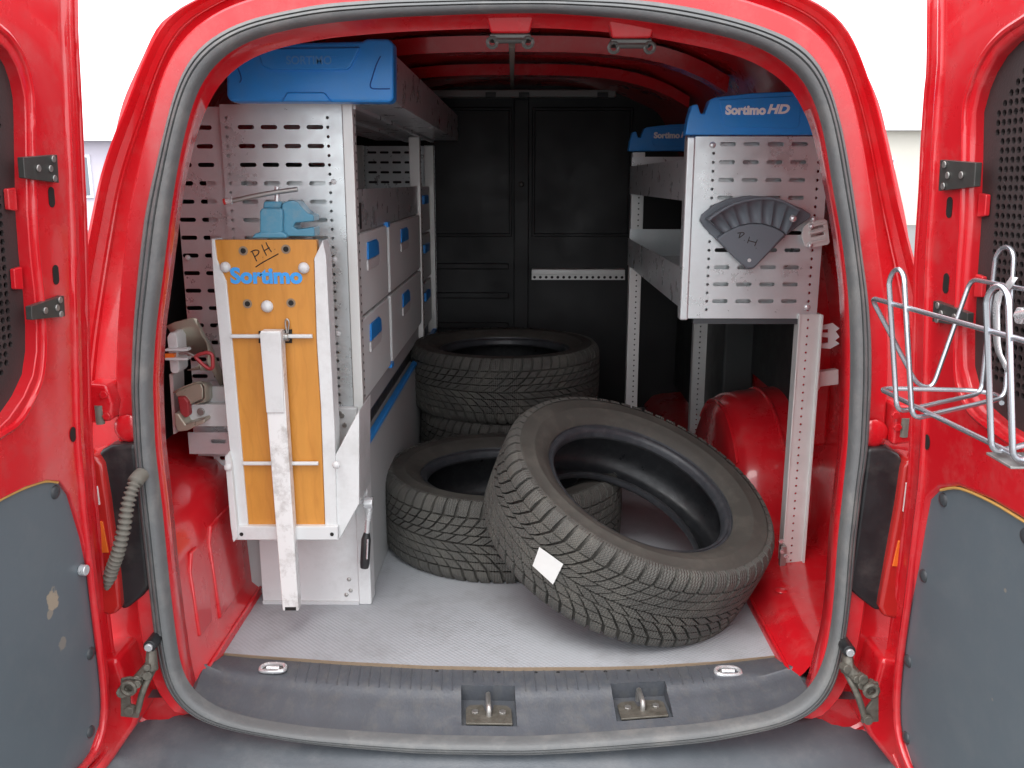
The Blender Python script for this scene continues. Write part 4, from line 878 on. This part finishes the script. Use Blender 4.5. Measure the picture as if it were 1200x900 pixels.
# spring clamps at the left of the panel
def sheet(pts, ext, m, parent, name, th=0.0015):
    mb = MB(); P_ = [Vector(p) for p in pts]; E = Vector(ext); mb.grid([P_, [p + E for p in P_]]); o = mb.build(name, m, parent, smooth=True, fix=False)
    s = o.modifiers.new('solid', 'SOLIDIFY'); s.thickness = th; return o
c1 = thing('spring_clamp', 'open bent-steel spring clip with red loop handle beside the orange board', 'clip', tuple(onY(215, 440, 0.34)))
zz1 = lambda l: [(190 + x / 4.74, 350 + y / 4.74) for x, y in l]
sheet([onY(x, y, 0.33) for x, y in zz1([(25,150),(70,130),(165,105),(195,110),(215,190),(250,240),(258,300),(250,350)])], (0.012, 0.05, -0.075), 'cream', c1, 'spring_leaf')
sheet([onY(x, y, 0.31) for x, y in zz1([(140,395),(190,380),(212,360),(216,400)])], (0, 0.05, -0.01), 'cream', c1, 'spring_leaf')
MB().prism([onY(x, y, 0.30) for x, y in zz1([(26,215),(40,190),(70,188),(82,215),(95,400),(85,415),(55,415),(45,400)])], (0, 0.05, 0)).build('back_block', 'white', c1, bevel=0.002)
for y in (285, 335):
    MB().prism([onY(x, yy, 0.285) for x, yy in zz1([(14,y - 5),(140,y - 8),(142,y + 8),(16,y + 8)])], (0, 0.02, 0)).build('side_bar', 'white', c1, bevel=0.001)
MB().prism([onY(x, yy, 0.288) for x, yy in zz1([(16,306),(66,306),(66,338),(16,338)])], (0, 0.012, 0)).build('orange_pad', 'amber', c1)
MB().tube(round_path([onY(x, y, 0.28) for x, y in zz1([(95,305),(140,300),(190,325)])], 0.004), 0.003, 8).build('link', 'steel', c1, smooth=True)
MB().tube(round_path([onY(x, y, 0.275) for x, y in zz1([(185,325),(200,310),(255,298),(280,310),(282,385),(262,392),(225,365),(200,340),(185,325)])], 0.006), 0.0038, 8).build('loop_handle', 'redloop', c1, smooth=True)
c2 = thing('spring_clamp', 'closed cream spring clip with dark red inside on the white block', 'clip', tuple(onY(212, 490, 0.34)))
sheet([onY(x, y, 0.32) for x, y in zz1([(60,520),(110,490),(185,462),(215,460),(238,485),(240,550),(225,572),(180,588)])], (0.0, 0.05, -0.012), 'cream', c2, 'spring_leaf')
MB().prism([onY(x, y, 0.325) for x, y in zz1([(70,520),(185,470),(215,470),(228,500),(228,560),(150,590),(120,545),(75,545)])], (0, 0.02, 0)).build('clip_body', 'cream', c2, bevel=0.003)
MB().prism([onY(x, y, 0.315) for x, y in zz1([(82,545),(120,545),(145,575),(150,650),(130,665),(100,640)])], (0, 0.02, 0)).build('inner_pad', 'redloop', c2, bevel=0.003)
MB().prism([onY(x, y, 0.305) for x, y in zz1([(65,635),(90,640),(130,700),(235,670),(238,690),(135,735),(85,740),(70,700)])], (0, 0.05, 0)).build('clip_foot', 'cream', c2, bevel=0.003)
MB().prism([onY(x, y, 0.345) for x, y in zz1([(40,420),(60,420),(75,750),(62,752)])], (0, 0.06, 0)).build('mounting_strip', 'alu_grey', c2)

# ------------------------------------------------------------------ right racking unit
YR, YE = 0.50, 1.56
rr_ = thing('racking_unit', 'open galvanised shelf racking with two blue caps on thin perforated legs', 'racking', (0.53, 1.0, 0.06))
pa = onY(805, 160, YR); XA = pa.x; ZTR = pa.z; pbm = onY(802, 373, YR); ZBR = pbm.z; XW = onY(966, 250, YR).x
sA = onY(853, 169, YR); sB = onY(937, 169, YR); pit = (sB.x - sA.x) / 3
hA, hB = onY(834, 230, YR).x, onY(952, 290, YR).x
perforated_panel(YR, XA + 0.018, XW, ZBR, ZTR, 4, pit, sA.x, sA.z, [hA, hB], rr_)
# sheets standing behind the slots
MB().box((XA + 0.02, YR + 0.022, ZBR + 0.004), (XW - 0.02, YR + 0.026, 0.745)).build('divider', 'alu', rr_)
MB().box((XA + 0.02, YR + 0.022, 0.83), (XW - 0.02, YR + 0.026, ZTR - 0.004)).build('divider', 'alu', rr_)
MB().box((XA, YR - 0.004, ZBR - 0.004), (XA + 0.018, YR + 0.03, ZTR)).build('corner_profile', 'alu', rr_, bevel=0.004)
MB().box((XA + 0.03, YR - 0.001, ZBR - 0.012), (XW - 0.02, YR + 0.02, ZBR - 0.001)).build('panel_foot_strip', 'rivet', rr_)
# shelf trays
def tray(zb, zt, name='shelf_tray'):
    t = MB().box((XA + 0.004, YR + 0.032, zb), (XA + 0.007, YE - 0.002, zt)).build('shelf_front', 'alu', rr_)
    MB().box((XA + 0.0075, YR + 0.032, zb), (XW - 0.01, YE - 0.002, zb + 0.003)).build('shelf_bottom', 'alu', rr_)
    MB().box((XA + 0.0075, YE - 0.010, zb + 0.0035), (XW - 0.01, YE - 0.006, zt + 0.03)).build('shelf_end', 'alu', rr_)
    MB().box((XW - 0.014, YR + 0.032, zb + 0.0035), (XW - 0.011, YE - 0.012, zt + 0.05)).build('shelf_back', 'alu', rr_)
tray(0.648, 0.735); tray(0.878, 0.965)
for y in (0.72, 1.0, 1.28): MB().box((XA + 0.009, y, 0.652), (XW - 0.016, y + 0.003, 0.70)).build('shelf_divider', 'plinth', rr_)
# legs
def leg(x0, x1, Y, z0, z1, dx=0.0, name='leg'):
    P = panelP(Y); mb = MB(); c = (x0 + x1) / 2
    strip(mb, P, x0, x1, z0, z1, [(c - (x1 - x0) * 0.1, z0 + 0.01 + 0.018 * i, 0.0027, 0.0027) for i in range(80)], 0.0025)
    o = mb.build(name, 'alu_grey', rr_, fix=False)
    MB().box((x1 - 0.0, Y - 0.010, z0), (x1 + 0.004, Y + 0.03, z1)).build('flange', 'alu_grey', o, bevel=0.001)
    MB().box((x0 - 0.004, Y - 0.003, z0), (x0, Y + 0.03, z1)).build('flange', 'alu_grey', o, bevel=0.001)
    return o
l0, l1 = onY(922, 600, YR - 0.006).x, onY(944, 600, YR - 0.006).x
fl_ = leg(l0, l1, YR - 0.006, 0.058, ZBR + 0.01)
ft = onY(915, 645, YR - 0.014); fo = MB().box((ft.x - 0.002, YR - 0.02, 0.058), (ft.x + 0.012, YR - 0.008, 0.108)).build('foot_bracket', 'steel', fl_, bevel=0.002)
for x, y in ((915,634),(916,646),(921,652)): c = onY(x, y, YR - 0.021); MB().cyl(c, c + Vector((0, -0.004, 0)), 0.006, 6).build('bolt', 'chrome', fl_, bevel=0.001)
e0, e1 = onY(740, 300, YE).x, onY(750, 300, YE).x
upright(rr_, e1 + 0.006, YE, 0.0, ZTR, e1 - e0 + 0.012, 0.03, False)
mb = MB()
for i in range(55): c = Vector(((e0 + e1) / 2 + 0.004, YE - 0.0042, 0.02 + i * 0.018)); mb.cyl(c, c + Vector((0, -0.0006, 0)), 0.0028, 6)
mb.build('hole_row', 'hole', rr_)['kind'] = 'stuff'
w0, w1 = onY(812, 440, YE).x, onY(828, 440, YE).x
leg(w0, w1, YE, 0.0, ZTR)
# blue caps
def blue_cap(Y, f, parent, txt_c, size, width, txt):
    cpx = [(803,158),(806,140),(811,123),(818,122),(821,133),(826,133),(832,117),(838,114),(880,109),(925,107),(950,107),(953,158)]
    pts = [onY(x, y, YR - 0.014) for x, y in cpx]
    pts = [Vector((p.x, Y, p.z)) for p in pts]; pts[-2].x = pts[-1].x = XW + 0.004 - 0.0
    pts.insert(-2, Vector((XW - 0.03, Y, pts[-2].z)))
    c = MB().prism(pts, (0, 0.035, 0)).build('end_cap', 'blue', parent, bevel=0.003, seg=3)
    fld = [onY(x, y, YR - 0.014) for x, y in [(843,117),(940,112),(936,148),(930,151),(852,149),(848,146)]]
    fo = MB().prism([Vector((p.x, Y - 0.002, p.z)) for p in fld], (0, 0.006, 0)).build('name_field', 'blue', c, bevel=0.0015)
    a = onY(873.5, 129.5, YR - 0.014); lettering('Sortimo', 0.0245, (a.x, Y - 0.0026, a.z), (1, 0, 0), (0, 0, 1), 'signwhite', c, width=0.083, bold=0.0013, depth=0.0004)
    a = onY(912, 128.5, YR - 0.014); lettering('HD', 0.0245, (a.x, Y - 0.0026, a.z), (1, 0, 0), (0, 0, 1), 'signwhite', c, width=0.046, bold=0.0012, shear=0.25, depth=0.0004)
blue_cap(YR - 0.014, 1, rr_, None, 0, 0, ''); blue_cap(YE - 0.02, 1, rr_, None, 0, 0, '')
for x, y in ((835,170),(946,360)): c = onY(x, y, YR); MB().dome(c, (0, -1, 0), 0.007, 0.004, 10).build('screw', 'chrome', rr_, smooth=True)
# wall bracket by the leg
a = onY(962, 378, YR + 0.03); b = onY(985, 410, YR + 0.03)
wbr = MB()
z8 = lambda l: [(720 + x / 2.813, 360 + y / 2.813) for x, y in l]
wb_o = MB().prism([onY(x, y, YR + 0.02) for x, y in z8([(680,62),(720,52),(742,70),(730,80),(742,98),(728,110),(742,120),(712,137),(682,135),(682,120),(705,116),(705,100),(682,98),(682,84),(705,84),(705,72),(682,74)])], (0, 0.003, 0)).build('wall_bracket', 'white', rr_)
MB().prism([onY(x, y, YR + 0.03) for x, y in z8([(668,215),(740,205),(740,255),(680,262),(668,285)])], (0, 0.02, 0)).build('wall_stay', 'alu_grey', rr_, bevel=0.002)

# fan-shaped holder on the panel
fh = thing('fan_holder', 'grey plastic fan-shaped holder with compartments hung on the perforated shelf panel', 'holder', tuple(onY(877, 316, YR)))
z9 = lambda l: [(800 + x / 6, 200 + y / 6) for x, y in l]
YH = YR - 0.012
fan = z9([(455,695),(340,590),(150,395),(122,350),(135,310),(220,240),(330,195),(480,175),(600,182),(740,225),(840,265),(905,305),(900,330),(735,450),(500,690)])
MB().prism([onY(x, y, YR - 0.012) for x, y in fan], (0, 0.012, 0)).build('back_plate', 'greyplastic', fh, bevel=0.003)
# tapered compartments: fan of finger-shaped wells with a raised rim
arc_o = z9([(185,345),(260,290),(350,240),(450,210),(560,195),(650,200),(740,232),(820,280)])
arc_i = z9([(285,440),(340,410),(400,385),(470,370),(550,370),(620,385),(680,410),(730,445)])
rim = [onY(x, y, YR - 0.058) for x, y in arc_o]
MB().tube(smooth_path(rim, 4), 0.003, 8).build('rim', 'greyplastic', fh, smooth=True)
so = smooth_path([onY(x, y, YR - 0.056) for x, y in arc_o], 6); si = smooth_path([onY(x, y, YR - 0.030) for x, y in arc_i], 6)
nn = len(so); rows = [[], [], [], []]
for i in range(nn):
    wv = 0.013 * abs(math.sin(math.pi * i / 6)) ** 0.6
    rows[0].append(so[i]); rows[1].append(so[i].lerp(si[i], 0.25) + Vector((0, 0.004 + wv, 0))); rows[2].append(so[i].lerp(si[i], 0.72) + Vector((0, wv * 0.9, 0))); rows[3].append(si[i])
MB().grid(rows).build('compartments', 'greyplastic', fh, smooth=True, angle=80)
MB().grid([so, [p + Vector((0, 0.044, 0.0)) for p in so]]).build('top_wall', 'greyplastic', fh, smooth=True)
MB().prism([onY(x, y, YR - 0.030) for x, y in z9([(455,690),(345,592),(240,480),(285,442),(340,412),(400,387),(470,372),(550,372),(620,387),(680,412),(728,447),(505,685)])], (0, 0.018, 0)).build('front_plate', 'greyplastic', fh, bevel=0.004)
for sd_ in (0, -1): MB().add([so[sd_], si[sd_], si[sd_] + Vector((0, 0.02, 0)), so[sd_] + Vector((0, 0.045, 0))], [(0, 1, 2, 3)]).build('end_wall', 'greyplastic', fh)
c = onY(*z9([(468, 630)])[0], YR - 0.0302); MB().cyl(c, c + Vector((0, -0.0012, 0)), 0.004, 10).build('rivet', 'white', fh)
c = onY(*z9([(775, 335)])[0], YR - 0.045); MB().dome(c, (0, -1, 0.3), 0.008, 0.007, 10).build('chrome_ball', 'chrome', fh, smooth=True)
strokes(fh, [z9(l) for l in ([(385,440),(420,435),(432,445),(400,470)], [(405,440),(395,475)], [(432,490),(434,492)], [(470,465),(455,510)], [(525,485),(505,530)], [(462,492),(515,505)], [(515,545),(517,547)])], lambda x, y: onY(x, y, YR - 0.0306), 0.0009)
# zinc hook plate beside it
hk = thing('hook_plate', 'zinc slotted hook plate fixed at the edge of the perforated shelf panel', 'bracket', tuple(onY(955, 275, YR)))
hp = lambda l: [((onY(x, y, YR - 0.018)).x, (onY(x, y, YR - 0.018)).z) for x, y in z9(l)]
plate(hp([(850,395),(885,365),(930,352),(1000,340),(1018,352),(1035,505),(1020,520),(900,545),(860,530),(836,460)]), [hp([(905,400),(985,380),(990,398),(905,420)]), hp([(905,450),(992,432),(997,450),(905,470)])], Vector((0, YR - 0.018, 0)), Vector((1, 0, 0)), Vector((0, 0, 1)), Vector((0, 1, 0)), 0.0, 0.005, 'slotted_plate', 'alu_grey', hk, 0.0015, 2)
for y in (376, 424, 495):
    MB().tube([onY(*z9([(890, y + 16)])[0], YR - 0.020), onY(*z9([(1005, y - 10)])[0], YR - 0.020)], 0.0030, 8).build('prong', 'alu_grey', hk, smooth=True)
MB().box((onY(950, 275, YR).x - 0.01, YR - 0.014, onY(950, 275, YR).z - 0.02), (onY(950, 275, YR).x + 0.01, YR + 0.0005, onY(950, 275, YR).z + 0.02)).build('spacer', 'steel', hk)
for x, y in ((905,390),(895,525),(918,340)): c = onY(*z9([(x, y)])[0], YR - 0.018); MB().dome(c, (0, -1, 0), 0.006, 0.006, 10).build('bolt', 'chrome', hk, smooth=True)

# ------------------------------------------------------------------ tyres
TR, TW, HR = 0.312, 0.100, 0.203
def tyre_meshes():
    # carcass profile (r, a), outside from one bead to the other, then inside
    half = [(0.2135, 0.0785), (0.2155, 0.0825), (0.2215, 0.0850), (0.2230, 0.0868), (0.2360, 0.0932), (0.2500, 0.0985), (0.2520, 0.0998), (0.2550, 0.0990), (0.2670, 0.1005), (0.2800, 0.0990), (0.2820, 0.0998), (0.2850, 0.0980), (0.2930, 0.0945), (0.2970, 0.0880), (0.2995, 0.0750)]
    outer = half + [(0.3000, 0.03), (0.3000, -0.03)] + [(r, -a) for r, a in reversed(half)]
    inner = [(0.197, -0.051), (0.208, -0.057), (0.232, -0.080), (0.265, -0.092), (0.288, -0.080), (0.293, -0.04), (0.294, 0), (0.293, 0.04), (0.288, 0.080), (0.265, 0.092), (0.232, 0.080), (0.208, 0.057), (0.197, 0.051)]
    n = 112
    def lathe(pr): 
        mb = MB(); mb.grid([[Vector((r * math.cos(2*math.pi*j/n), r * math.sin(2*math.pi*j/n), a)) for j in range(n)] for r, a in pr], True); return mb
    bead = [(0.2135, 0.0785), (0.2125, 0.0745), (0.2070, 0.0730), (0.2060, 0.0753), (0.2010, 0.0743), (0.1975, 0.0670), (0.1960, 0.0560)]
    A = lathe(outer); D = [lathe(bead), lathe([(r, -a) for r, a in bead])]; I = lathe([(r, -a) for r, a in bead[-1:]] + inner + bead[-1:])
    # tread blocks: directional V pattern
    K = 62; pitch = 2 * math.pi / K; T = MB(); rnd = random.Random(3)
    def g(a): return 1.45 * min(a, 0.032) + 0.85 * max(0, min(a, 0.063) - 0.032) + 0.22 * max(0, a - 0.063)
    def rad_(a): return TR - 0.0022 * (a / 0.07) ** 2 - (0.0125 * max(0, (a - 0.076) / 0.024) ** 2)
    bands = [(0.0022, 0.0195, 0.5, 0.0058), (0.0230, 0.0412, 0.0, 0.0062), (0.0446, 0.0618, 0.0, 0.0068), (0.0660, 0.1000, 0.0, 0.0078)]
    for s in (-1, 1):
        for k in range(K):
            for a0, a1, ph, gap in bands:
                th0 = (k + ph + (0.5 if s < 0 else 0)) * pitch; jit = rnd.uniform(-0.0006, 0.0006)
                na, ntt = (4, 2) if a1 > 0.09 else (2, 2); top = []; base = []
                for i in range(na + 1):
                    a = a0 + (a1 - a0) * i / na; rt_, rb_ = [], []
                    for j in range(ntt + 1):
                        w_ = 2 * math.pi * TR / K - gap; arc = gap / 2 + w_ * j / ntt + jit
                        th = th0 + (arc + g(a)) / TR; r = rad_(a); r2 = r - (0.0130 if a < 0.08 else 0.0100)
                        rt_.append(Vector((r * math.cos(th), r * math.sin(th), s * a)))
                        gs = 0.0008; th2 = th + ((-gs) if j == 0 else gs if j == ntt else 0) / TR
                        rb_.append(Vector((r2 * math.cos(th2), r2 * math.sin(th2), s * a)))
                    top.append(rt_); base.append(rb_)
                T.grid(top)
                per = [(i, 0) for i in range(na + 1)] + [(na, j) for j in range(1, ntt + 1)] + [(i, ntt) for i in range(na - 1, -1, -1)] + [(0, j) for j in range(ntt - 1, 0, -1)]
                T.grid([[top[i][j] for i, j in per], [base[i][j] for i, j in per]], True)
    return A, I, T, D
A_, I_, T_, D_ = tyre_meshes()
TG = 'used winter tyres on the cargo floor'
def make_tyre(label):
    r = thing('tyre', label, 'tyre', (0, 0, 0), TG)
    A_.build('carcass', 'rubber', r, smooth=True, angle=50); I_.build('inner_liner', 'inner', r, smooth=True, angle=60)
    for q in D_: q.build('bead', 'bead', r, smooth=True, angle=50)
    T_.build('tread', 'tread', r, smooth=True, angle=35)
    return r
def copy_tyre(src, label):
    r = src.copy(); col.objects.link(r); r['label'] = label
    for ch in list(src.children):
        c = ch.copy(); col.objects.link(c); c.parent = r
    return r
ty = [make_tyre('tyre leaning tilted on another tyre, white paper sticker on its tread')]
for lb in ('tyre lying flat under the leaning tyre', 'upper tyre of the stack of two near the dark bulkhead', 'bottom tyre of the stack of two near the dark bulkhead'): ty.append(copy_tyre(ty[0], lb))
th, ph = 0.440, -0.715
nrm = Vector((math.sin(th) * math.cos(ph), math.sin(th) * math.sin(ph), math.cos(th)))
Q = nrm.to_track_quat('Z', 'Y').to_matrix().to_4x4()
ty[0].matrix_basis = Matrix.Translation((0.274, 0.440, 0.2065)) @ Q @ Matrix.Rotation(0.3, 4, 'Z')
ty[1].matrix_basis = Matrix.Translation((-0.012, 0.800, TW + 0.001)) @ Matrix.Rotation(1.1, 4, 'Z')
ty[3].matrix_basis = Matrix.Translation((0.012, 1.46, TW + 0.001)) @ Matrix.Rotation(2.1, 4, 'Z')
ty[2].matrix_basis = Matrix.Translation((-0.020, 1.475, 3 * TW + 0.004)) @ Matrix.Rotation(0.5, 4, 'Z')
# paper sticker lying on the tread of the leaning tyre
def on_tyre(px, py, mtx):
    inv = mtx.inverted(); o = inv @ CAM; d = (inv.to_3x3() @ ray(px, py)); best = None
    for i in range(4000):
        p = o + d * (1.2 + i * 0.0004); r = math.hypot(p.x, p.y)
        if abs(p.z) < 0.102 and r < TR + 0.001 and r > 0.25: return mtx @ p
    return CAM + ray(px, py) * 1.8
mt = ty[0].matrix_basis
s4 = [(632,641),(660,661),(648,685),(624,663)]
rows = []
for i in range(5):
    row = []
    for j in range(5):
        u, v = i / 4, j / 4; x = (s4[0][0]*(1-u)+s4[1][0]*u)*(1-v) + (s4[3][0]*(1-u)+s4[2][0]*u)*v; y = (s4[0][1]*(1-u)+s4[1][1]*u)*(1-v) + (s4[3][1]*(1-u)+s4[2][1]*u)*v
        p = on_tyre(x, y, mt); row.append(p + (CAM - p).normalized() * 0.0035)
    rows.append(row)
bpy.context.view_layer.update()
MB().grid(rows).build('paper_sticker', 'paper', ty[0], smooth=True)

# ------------------------------------------------------------------ wire basket on the right door
dO, dU, dV, dW = doorR[1:]
bk = thing('wire_basket', 'zinc wire bottle basket hung on the dark guard of the open door', 'basket', tuple(dO + dU * 0.3 + dV * 0.6))
E0 = onY(1021, 349, -0.265); E0.z = 0; eu = Vector((math.sin(rad(4.5)), -math.cos(rad(4.5)), 0)); ew = Vector((math.cos(rad(4.5)), math.sin(rad(4.5)), 0))
def online_front(px, py, w_=0.0): # point on the basket's plane at distance w_ towards the door
    return onplane(px, py, E0 + ew * w_, ew)
WD = 0.135                                                       # basket depth
def at_s(px, py, s): return onplane(px, py, E0 + eu * s, eu)      # point on the cross plane at distance s along the door
r_ = 0.0032
# upper frame: front wire, V end, back wire
f0 = at_s(1021, 349, 0); vb_ = at_s(1084, 455, 0); vb2 = at_s(1076, 453, 0); b0 = at_s(1138, 327, 0); fz = f0.z; L_ = 0.34
top = round_path([f0 + eu * L_, f0, vb2 + (f0 - vb2) * 0.02, vb_ + Vector((0.01, 0, 0.0)), b0, b0 + eu * L_], 0.014, 5)
MB().tube(top, r_, 8).build('upper_frame', 'wire', bk, smooth=True)
# lower ring
lf = at_s(1029, 455, 0.0); zl = lf.z; lb = at_s(1145, 432, 0.02)
low = round_path([lf + eu * L_, lf, Vector((lb.x, lb.y, zl)), Vector((lb.x + 0.02, lb.y - 0.03, zl)), Vector((lb.x, lb.y - 0.07, zl)) + eu * 0.0], 0.02, 5)
MB().tube(low, r_, 8).build('lower_ring', 'wire', bk, smooth=True)
# bottle loops: down the front, across the bottom, up the back
def loop(ft, fb, bb_=None, bt=None):
    ta, tb = (online_front(x, y, -0.004) for x, y in ft); ba, b2_ = (online_front(x, y, 0.006) for x, y in fb)
    if bb_: ca, cb = (online_front(x, y, WD) for x, y in bb_); da, db = (online_front(x, y, WD) for x, y in bt)
    else: ca, cb, da, db = ba + BK[0], b2_ + BK[1], ta + BK[2], tb + BK[3]
    BK[:] = [ca - ba, cb - b2_, da - ta, db - tb]
    arc = lambda p, q: [(p + q) / 2 + (p - q) / 2 * math.cos(t) + Vector((0, 0, (p - q).length / 2 * math.sin(t))) for t in [i / 10 * math.pi for i in range(11)]]
    full = round_path([ta, ba, ca, da], 0.014, 5)[::-1] + arc(ta, tb)[1:-1] + round_path([tb, b2_, cb, db], 0.014, 5) + arc(db, da)[1:-1]
    MB().tube(full, r_, 8, closed=True).build('bottle_loop', 'wire', bk, smooth=True)
BK = []
loop(((1042, 333), (1060, 336)), ((1051, 483), (1069, 491)), ((1150, 461), (1178, 466)), ((1166, 308), (1188, 308)))
loop(((1156, 355), (1182, 360)), ((1162, 531), (1187, 541)))
# spring clips and screw that hold it to the guard
cl = at_s(1175, 330, 0.16)
sheet([onplane(x, y, E0 + ew * 0.12, ew) for x, y in ((1184,324),(1176,336),(1166,345),(1163,360),(1164,400),(1166,412),(1172,424),(1178,436))], eu * 0.014, 'chrome', bk, 'spring_clip', 0.0012)
c = onplane(1193, 370, E0 + ew * 0.11, ew); MB().cyl(c, c + ew * 0.05, 0.011, 6).build('wing_bolt', 'chrome', bk, bevel=0.002)
MB().tube([c + ew * 0.0, c + eu * 0.03 + Vector((0, 0, 0.008))], 0.006, 8).build('bolt_wing', 'chrome', bk, smooth=True)
p = onplane(1190, 533, E0 + ew * 0.03, ew); MB().box((p.x - 0.02, p.y - 0.03, p.z - 0.006), (p.x + 0.06, p.y + 0.02, p.z - 0.003)).build('base_strap', 'steel', bk, bevel=0.001)

# ------------------------------------------------------------------ pale houses far behind the van
M['render_wall'] = mat('pale_render', (0.62, 0.58, 0.66), 0.9, 0, 0, 0.06, 0.6)
M['render_wall2'] = mat('cream_render', (0.66, 0.63, 0.56), 0.9, 0, 0, 0.06, 0.6)
M['roof_tile'] = mat('grey_roof', (0.60, 0.59, 0.60), 0.85, 0, 0, 0.15, 3)
def house(x0, x1, y0, y1, zw, zr, wall, label):
    h = thing('house', label, 'house', ((x0 + x1) / 2, (y0 + y1) / 2, -0.6))
    MB().box((x0, y0, -0.6), (x1, y1, zw)).build('wall', wall, h)
    ym = (y0 + y1) / 2
    MB().prism([(x0 - 0.4, y0 - 0.4, zw + 0.002), (x0 - 0.4, ym, zr), (x0 - 0.4, y1 + 0.4, zw + 0.002)], (x1 - x0 + 0.8, 0, 0)).build('roof', 'roof_tile', h)
    n = max(2, int((x1 - x0) / 2.6))
    for i in range(n):
        c = x0 + (x1 - x0) * (i + 0.5) / n
        w_ = MB().box((c - 0.5, y0 - 0.06, 0.4), (c + 0.5, y0 - 0.004, 1.7)).build('window', 'signwhite', h)
        MB().box((c - 0.42, y0 - 0.075, 0.48), (c + 0.42, y0 - 0.062, 1.62)).build('pane', 'render_pane', w_)
M['render_pane'] = mat('window_pane', (0.20, 0.23, 0.27), 0.1, 0, 0, 0.05, 2)
house(-24.0, -9.5, 27.0, 34.0, 2.1, 3.0, 'render_wall', 'pale lilac low house seen between the door and the van')
house(11.0, 25.0, 31.0, 39.0, 2.6, 3.6, 'render_wall2', 'cream low house with grey roof behind the wire basket side')
